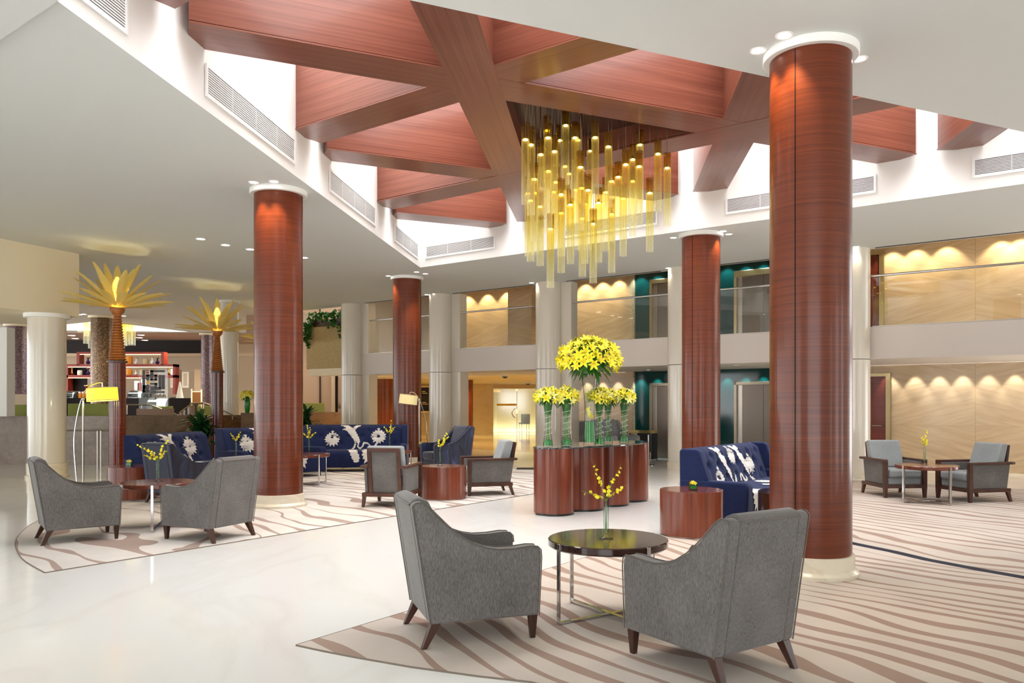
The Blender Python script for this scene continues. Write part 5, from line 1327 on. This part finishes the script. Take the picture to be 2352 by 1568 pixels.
# counters and pastry cases
def boxthing(name, label, cat, mb, m, bevel=0): return tag(obj(name, mb, m, None, 0, bevel), label, cat, kind='thing')
boxthing('bar_counter', 'long dark brown bar counter of the cafe', 'counter', pbox(120, 337, 914, HY + .695 * FX / 32.5, 32.5, .8), 'dark_brown')
boxthing('service_desk', 'dark brown desk right of the lit pastry case', 'desk', pbox(389, 437, 914, HY + .695 * FX / 29, 29.0, .7), 'dark_brown')
def pastry(label, x0, x1, y0, y1, d):
    t_ = thing('pastry_case', label, 'display case', (0, 0, 0))
    X0, X1, z0, z1 = Dx(x0, d), Dx(x1, d), Dz(y1, d), Dz(y0, d); h = z1 - z0
    arc = [(d + .9, z0), (d, z0)] + [(d + .55 * (1 - math.cos(a)), z0 + h * .35 + h * .65 * math.sin(a)) for a in [i * PI / 16 for i in range(9)]] + [(d + .9, z1)]
    obj('curved_glass', MB().prismx(arc[:-1] + [arc[-1]], X0, X1), 'clear_glass', t_, 40)
    mb = MB()
    for k in range(3): mb.box(X0 + .04, X1 - .04, d + .25, d + .8, z0 + h * (.05 + .3 * k), z0 + h * (.08 + .3 * k))
    obj('shelf', mb, 'white_paint', t_, 0)
    obj('light', MB().box(X0 + .03, X1 - .03, d + .78, d + .86, z0 + .05, z1 - .06), 'case_light', t_, 0)
    e = MB()
    for xx in (X0 - .03, X1): e.prismx([(p[0], p[1]) for p in arc], xx, xx + .03)
    obj('end_panel', e, 'rubber_black', t_, 40)
pastry('lit curved pastry case on the bar counter, left of the logo', 294, 324, 895, 914, 32.4)
pastry('lit curved pastry case at floor height right of the bar counter', 337, 380, 912, 940, 31.6)
pastry('lit pastry case at the left end of the bar counter', 140, 168, 897, 914, 32.4)
for i, px in enumerate((171, 179, 187)):
    t_ = thing('biscuit_jar', 'glass biscuit jar in a row behind the yellow lamp, %s' % ('left one', 'middle one', 'right one')[i], 'jar', (Dx(px, 32.2), 32.6, Dz(914, 32.5)), 0, 'biscuit jars on the bar')
    obj('body', MB().lathe([(1e-4, 0), (.065, 0), (.065, .2), (.05, .22)], 16, caps=False), 'orange_gloss', t_); obj('lid', MB().lathe([(.06, .22), (.06, .26), (1e-4, .27)], 16, caps=False), 'chrome', t_)
for i, (px, m, h) in enumerate(((305, 'white_paint', .38), (313, 'red_gloss', .3), (321, 'white_paint', .45), (330, 'rubber_black', .38), (334, 'red_gloss', .34), (342, 'rubber_black', .36))):
    tag(obj('tea_box', MB().box(-.09, .09, 0, .14, 0, h), m, None, 0, 0, (Dx(px, 32.9), 33.2, Dz(895 if px < 326 else 905, 33))), 'small packaged box %s on the bar counter' % ('left of the red one', 'in red beside the nearer palm post', 'tall and white', 'in black before the logo', 'in red before the logo', 'in black under the logo', 'low and white under the logo')[i], 'box', 'boxes on the bar counter', 'thing')
# plants / orange bottles left behind the lamp
vase_small(205, 908, 32.7, .5, 'orange_gloss', 'orange bottle behind the yellow lamp shade', 2); vase_small(196, 908, 32.7, .4, 'red_gloss', 'red ornament behind the yellow lamp shade', 0, 1.3)
# glass panel with the kufic logo and the name
d = 26.0
sg = thing('cafe_sign', 'glass screen with a black square kufic logo and the cafe name', 'sign', (0, 0, 0))
obj('glass_panel', MB().box(Dx(318, d), Dx(385, d), d + .02, d + .03, .8, Dz(838, d)), 'clear_glass', sg, 0)
def zr(x0, x1, y0, y1): return pbox(290 + x0 / 12.06, 290 + x1 / 12.06, 830 + y0 / 12.06, 830 + y1 / 12.06, d, .02)
mb = MB()
for q in ((445, 515, 235, 860), (665, 1060, 240, 295), (665, 745, 240, 370), (550, 850, 360, 415), (550, 630, 360, 520), (665, 735, 415, 525), (785, 850, 360, 525), (665, 850, 485, 525), (890, 970, 370, 750), (985, 1060, 370, 770), (660, 850, 595, 640), (785, 850, 595, 730), (660, 960, 715, 760), (445, 620, 650, 860), (660, 960, 765, 800), (665, 1055, 820, 870)): add(mb, zr(*q))
obj('logo', mb, 'black', sg, 0)
mb = zr(550, 615, 235, 275); add(mb, zr(550, 615, 290, 335)); obj('logo_red', mb, 'red_gloss', sg, 0)['label'] = 'two small red squares'
obj('logo_yellow', zr(550, 635, 555, 610), 'yellow_paint', sg, 0)['label'] = 'yellow square'
mb = zr(500, 525, 660, 690); add(mb, zr(510, 540, 705, 735)); add(mb, zr(520, 545, 810, 830)); add(mb, zr(640, 660, 740, 760)); obj('logo_white', mb, 'white_paint', sg, 0)
cu = bpy.data.curves.new('lettering', 'FONT'); cu.body = 'Al Diyafah'; cu.size = .135 * d / 26 * 1.33; cu.extrude = .006; cu.materials.append(MATS['black']); cu.space_character = 1.0
tmp = bpy.data.objects.new('text', cu); me_t = tmp.to_mesh().copy(); bpy.data.objects.remove(tmp); me_t.materials.clear(); me_t.materials.append(MATS['black'])
fo = bpy.data.objects.new('lettering', me_t); col.objects.link(fo); fo.parent = sg; fo.location = (Dx(328.5, d), d, Dz(912.5, d)); fo.rotation_euler = (R(90), 0, 0)
# bright doorway wall with pictures behind
struct('trim_20', pbox(404, 413, 848, 930, 38.6, .2), 'taupe_paint', 'taupe pilaster right of the red display shelf', 'pilaster', 0)
struct('trim_21', pbox(446, 462, 848, 930, 38.6, .2), 'beige_paint', 'beige pilaster left of the plum mosaic column', 'pilaster', 0)
def picture(label, x0, x1, y0, y1, d):
    t_ = thing('framed_picture', label, 'picture', (0, 0, 0))
    obj('frame', pbox(x0, x1, y0, y1, d, .05), 'white_paint', t_, 0); obj('print', pbox(x0 + 3, x1 - 3, y0 + 3, y1 - 4, d - .01, .02), 'picture_print', t_, 0)
picture('white framed picture on the bright cafe wall, right of the shelf', 418, 433, 854, 890, 38.5)
picture('white framed picture seen through the right end of the red shelf', 391, 398, 868, 890, 38.5)
# napkin cone
tag(obj('napkin_cone', MB().lathe([(1e-4, .62), (.03, .6), (.045, .5), (.13, .02), (.14, 0)], 20), 'white_paint', None, 40, 0, (Dx(399.5, 28.8), 29.3, Dz(914, 29))), 'pointed white cone standing on the dark brown desk', 'napkin cone', kind='thing')
# green banquettes
def banq(label, x0, x1, y0, d, th=.25): return boxthing('banquette', label, 'bench', pbox(x0, x1, y0, HY + .695 * FX / d, d, th), 'green_fabric', .02)
banq('light green banquette back left of the nearer glass palm', 155, 252, 926.5, 20.4); banq('dark green banquette back left of the thick cream column', 27, 62, 929, 20.4)
banq('olive banquette back under the pastry case', 349, 390, 933, 23.8); banq('olive armchair back right of the magazine rack', 452, 485, 932, 24.2)
banq('olive yellow panel on the reception counter', 640, 745, 925.5, 28.6, .05)
tag(obj('wall_band', pbox(14, 62, 905, 930, 24, .3), 'beige_paint', None, 0), 'beige dado at the left photo edge', 'dado', kind='structure')
# golden chair and magazine rack
d = 23.6
t_ = thing('golden_chair', 'high backed golden chair left of the second glass palm post', 'chair', (0, 0, 0))
obj('backrest', pbox(441.5, 461.5, 900, 926, d, .06), 'orange_gloss', t_, 0)
mb = pbox(439, 441.5, 893, 945, d, .07); add(mb, pbox(461.5, 464, 894, 945, d, .07)); add(mb, pbox(440, 463, 898.5, 900.5, d, .07)); obj('frame', mb, 'brass', t_, 0)
t_ = thing('magazine_rack', 'sloping gold edged rack of folded magazines before the golden chair', 'rack', (0, 0, 0))
d = 22.6; P1, P2 = D(412, 948, d), D(440, 927, d)
obj('rail', MB().tube([P1, P2, P2 + Vector((.5, .2, 0))], .02, 8), 'brass', t_)
for i in range(6):
    s = (i + .5) / 6; q = P1.lerp(P2, s); obj('magazine', MB().box(q.x - .03, q.x + .02, q.y, q.y + .25, q.z - .55, q.z - .02), ('white_paint', 'taupe_paint', 'white_paint', 'deep_brown', 'white_paint', 'taupe_paint')[i], t_, 0)
# cafe handrails
def rail(label, pts, posts=(), r=.018, name='steel_handrail'):
    t_ = thing(name, label, 'handrail', (0, 0, 0), 0, 'steel handrails')
    obj('rail', MB().tube(pts, r, 8), 'steel_brushed', t_)
    for p, z in posts: obj('post', MB().tube([(p[0], p[1], p[2]), (p[0], p[1], z)], r * .8, 8), 'steel_brushed', t_)
rail('steel handrail sloping down in front of the lit pastry case', [D(252, 929.5, 21.0), D(345, 929.5, 21.6), D(422, 958, 21.6)], [(D(292, 929.5, 21.2), 1.2), (D(326, 929.5, 21.5), 1.2)])
rail('steel handrail beside the second glass palm post', [D(436, 926, 22.6), D(468, 924.5, 22.6), D(486, 932, 22.4)], [(D(468, 924.5, 22.6), .8)])
rail('steel handrail on the brown stair wall', [D(512, 943, 21.5), D(556, 962, 21.4)], [(D(534, 953, 21.5), 1.05)], .014)
pa, pb = D(140, 988, 18.55), D(252, 988, 18.6)
rail('steel guard rail in front of the low stone wall behind the yellow lamp', [pa, pb], [(D(224, 988, 18.59), 0), (D(232, 988, 18.59), 0), (D(146, 988, 18.55), 0)], .02)
# reception counter
pa, pb = D(640, 0, 26.5), D(786, 0, 26.7)
boxthing('reception_counter', 'brown veined stone reception counter behind the right blue sofa', 'counter', MB().prism([V2(pa), V2(pb), V2(pb + Vector((0, .5, 0))), V2(pa + Vector((0, .5, 0)))], 0, 1.2), 'brown_counter')
# console table by the lifts
p = W(1478, 18.6, z=0)
t_ = thing('console_table', 'small brass topped console table left of the lower lift', 'table', (p.x, p.y, 0), ROTA)
obj('top', MB().box(-.32, .32, -.2, .2, .72, .80), 'brass', t_, 0); obj('drawer_box', MB().box(-.05, .32, -.19, .19, .05, .72), 'rubber_black', t_, 0)
for a in (-.30, .30):
    for b in (-.18, .18): obj('leg', MB().box(a - .02, a + .02, b - .02, b + .02, 0, .72), 'chrome', t_, 0)
p = D(1489, 0, 19.0)
t_ = thing('chrome_stand', 'slim chrome post beside the console table', 'stand', (p.x, p.y, 0))
obj('pole', MB().tube([(0, 0, .01), (0, 0, .74)], .02, 12), 'chrome', t_); obj('base', MB().lathe([(.15, 0), (.15, .012), (.03, .02)], 28), 'chrome', t_)
# dark mat near the hall
p = F(1222, 1077)
tag(obj('floor_mat', MB().box(-.35, .35, -.2, .2, 0, .012), 'rubber_black', None, 0, 0, (p.x, p.y, .008)), 'small dark mat on the floor behind the lily table', 'mat', kind='thing')
# cafe chandelier
cc = thing('cafe_chandelier', 'second chandelier of amber glass tubes in the cafe light well', 'chandelier', (D(236, 0, 31.5).x, 31.5, 5.9))
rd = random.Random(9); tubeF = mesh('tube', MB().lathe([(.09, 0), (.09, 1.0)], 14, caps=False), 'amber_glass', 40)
for i, (px, pb_) in enumerate(((184, 763), (197, 789), (199, 772), (208, 800), (214, 780), (278, 789), (284, 776), (287, 794), (293, 793), (300, 790), (306, 793), (270, 775), (281, 801))):
    dd = 30.6 + (i % 4) * .45; zb_ = Dz(pb_, dd); ln = 1.0
    o = link('glass_tube', tubeF, cc, (Dx(px, dd) - cc.location.x, dd - 31.5, zb_ - 5.9), (0, 0, 0), (1, 1, ln))
    r_ = link('rod', rod_me, o, (0, 0, 1)); r_.scale = (1, 1, 5.9 - zb_ - 1)

# ================================================================== LIGHT
w = bpy.data.worlds.new('daylight'); sc.world = w; w.use_nodes = True
nt = w.node_tree; bg = nt.nodes['Background']
tcn = nt.nodes.new('ShaderNodeTexCoord'); sp = nt.nodes.new('ShaderNodeSeparateXYZ'); nt.links.new(tcn.outputs['Generated'], sp.inputs[0])
rm = nt.nodes.new('ShaderNodeValToRGB'); e = rm.color_ramp.elements
e[0].position = .46; e[0].color = (.52, .515, .50, 1); e[1].position = .52; e[1].color = (.23, .24, .25, 1); q = e.new(.76); q.color = (.36, .37, .38, 1); q = e.new(1.0); q.color = (1.0, 1.0, 1.0, 1)
mp = nt.nodes.new('ShaderNodeMath'); mp.operation = 'MULTIPLY_ADD'; mp.inputs[1].default_value = .5; mp.inputs[2].default_value = .5
nt.links.new(sp.outputs[2], mp.inputs[0]); nt.links.new(mp.outputs[0], rm.inputs[0]); nt.links.new(rm.outputs[0], bg.inputs[0])
bg.inputs[1].default_value = 18.5
def area(name, loc, rot, sx_, sy_, portal=True, en=0, c=(1, 1, 1)):
    l = bpy.data.lights.new(name, 'AREA'); l.shape = 'RECTANGLE'; l.size = sx_; l.size_y = sy_; l.energy = en; l.color = c
    if portal: l.cycles.is_portal = True
    o = bpy.data.objects.new(name, l); col.objects.link(o); o.location = loc; o.rotation_euler = rot; return o
area('skylight_portal', (2.4, 11.0, ZT + .03), (0, 0, 0), 13.4, 13.6)
area('cafe_well_portal', (cc_.x, cc_.y, 6.03), (0, 0, 0), 14, 7)
area('window_portal', (-9, -6.25, 2.2), (R(90), 0, 0), 48, 4.2)
area('side_window_portal', (14.75, 3, 2.2), (R(90), 0, R(90)), 18, 4.2)
def spot(loc, target, en, ang, c=(1, .84, .62), blend=.6, r=.03):
    l = bpy.data.lights.new('downlight_or_fill', 'SPOT'); l.energy = en; l.color = c; l.spot_size = R(ang); l.spot_blend = blend; l.shadow_soft_size = r
    o = bpy.data.objects.new('downlight_or_fill', l); col.objects.link(o); o.location = loc
    dv = Vector(target) - Vector(loc); o.rotation_euler = dv.to_track_quat('-Z', 'Y').to_euler(); return o
# downlights grazing the wooden columns
for px, py in ((1741, 115), (1801, 80), (1974, 134), (583, 418), (629, 416), (892, 633), (957, 624), (977, 628), (1547, 545), (1661, 530)):
    p = F(px, py, ZC); spot((p.x, p.y, ZC - .03), (p.x, p.y, 0), 100, 78, (1, .76, .44))
for px, py in ((794, 697), (989, 675), (1232, 648), (1535, 615), (1966, 566)):
    p = F(px, py, ZC); spot((p.x, p.y, ZC - .03), (p.x, p.y, 0), 40, 80, (1, .90, .70))
# wall washers along both gallery levels
def washers(pxs, z, en, c=(1, .84, .58), off=.30, ang=88):
    for px in pxs:
        p = nb(px); q = Vector(V2(p)) - NV * off; tg = Vector(V2(p)) - NV * .02
        spot((q.x, q.y, z), (tg.x, tg.y, z - 1.1), en, ang, c, .5)
washers((2045, 2103, 2158, 2212, 2271, 2332, 2398), 2.36, 52, (1, .93, .80), .22, 62)
washers((2050, 2105, 2175, 2300, 2345), 5.2, 80, (1, .84, .52))
washers((1312, 1350, 1385, 1420), 2.36, 45, (1, .92, .76), .22, 62); washers((1305, 1345, 1385, 1422), 5.2, 85, (1, .82, .50))
washers((1075, 1120, 1165, 1218), 5.2, 95, (1, .80, .44)); 
washers((1474, 1512, 1672, 1715, 1755), 2.36, 70, (.75, 1, .95), .22, 70); washers((1474, 1512, 1672, 1715, 1755), 5.2, 60, (.75, 1, .95))
for x, y, e in ((-3.2, 25.0, 90), (-4.6, 26.0, 90)): spot((x, y, 5.2), (x, y, 0), e, 140, (1, .86, .62), .8, .1)  # wide fill spots without fixtures, added to brighten the dark left bay
# hall and cafe downlights (wide beams)
for x, y, e in ((-1.2, 35.0, 300), (-3.5, 35.5, 360), (0.6, 34, 260), (-2.2, 30, 330), (-4.5, 28, 300), (-.2, 28, 330), (.6, 24.5, 240), (-5.2, 25.5, 240)): spot((x, y, 2.4), (x, y, 0), e, 150, (1, .74, .36), .8, .15)
for x, y, e in ((0.5, 41, 24), (-1.5, 41.5, 18)): spot((x, y, 2.5), (x, y, 0), e, 150, (1, .92, .62), .8, .2)
for x, y, e in ((-19, 24, 500), (-14, 26, 500), (-21, 33, 700), (-16, 36, 700), (-12, 36, 600), (-12, 30, 500), (-24, 37, 500), (-10.5, 24, 350), (-9.5, 29, 350)): spot((x, y, ZC - .05), (x, y, 0), e, 150, (1, .80, .52), .8, .2)
for x, y, e in ((-8.2, 29, 220), (-7.2, 28.2, 120)): spot((x, y, 6.2), (x, y, 0), e, 140, (1, .80, .56), .8, .2)  # high fill spots without fixtures, added to light the closed-in reception end
# left ceiling lights, gallery soffit lights
for px, py in ((461, 548), (518, 562), (575, 572)):
    p = F(px, py, ZC); spot((p.x, p.y, ZC - .03), (p.x, p.y, 0), 160, 120, (1, .88, .68), .8, .08)
for t_k in (-3, -1, 2, 4.5):
    p = LT(t_k, 1.2); spot((p.x, p.y, 2.36), (p.x, p.y, 0), 70, 140, (1, .86, .64), .8, .08)
# chandelier lamps
for k, (x, y, z) in enumerate(((.35, 10.6, 4.5), (.9, 10.9, 4.2), (.2, 11.4, 3.9), (1.4, 11.0, 4.3))):
    l = bpy.data.lights.new('chandelier_glow', 'POINT'); l.energy = 4; l.color = (1, .9, .7); l.shadow_soft_size = .15
    o = bpy.data.objects.new('chandelier_glow', l); col.objects.link(o); o.location = (x, y, z)
l = bpy.data.lights.new('lamp_glow', 'POINT'); l.energy = 20; l.color = (1, .85, .4); l.shadow_soft_size = .1
o = bpy.data.objects.new('lamp_glow', l); col.objects.link(o); o.location = (b1.x + .36, d1, 1.55)

# ================================================================== CAMERA
cam = bpy.data.cameras.new('camera'); cam.sensor_width = 36.0; cam.sensor_fit = 'HORIZONTAL'; cam.lens = 36.0 * FX / 2352
cam.shift_x = (1176 - CX) / 2352; cam.shift_y = (HY - 784) / 2352; cam.clip_start = .05; cam.clip_end = 200
co = bpy.data.objects.new('camera', cam); col.objects.link(co); co.location = (0, 0, HC); co.rotation_euler = (R(90), 0, 0); sc.camera = co
sc.view_settings.view_transform = 'Standard'; sc.view_settings.look = 'None'; sc.view_settings.gamma = 1; sc.view_settings.use_curve_mapping = False
sc.view_settings.exposure = -0.24
c = sc.cycles; c.use_denoising = True; c.max_bounces = 10; c.diffuse_bounces = 4; c.glossy_bounces = 4; c.transmission_bounces = 4; c.transparent_max_bounces = 24
c.caustics_reflective = False; c.caustics_refractive = False; c.sample_clamp_indirect = 6.0; c.use_adaptive_sampling = True; c.adaptive_threshold = .03
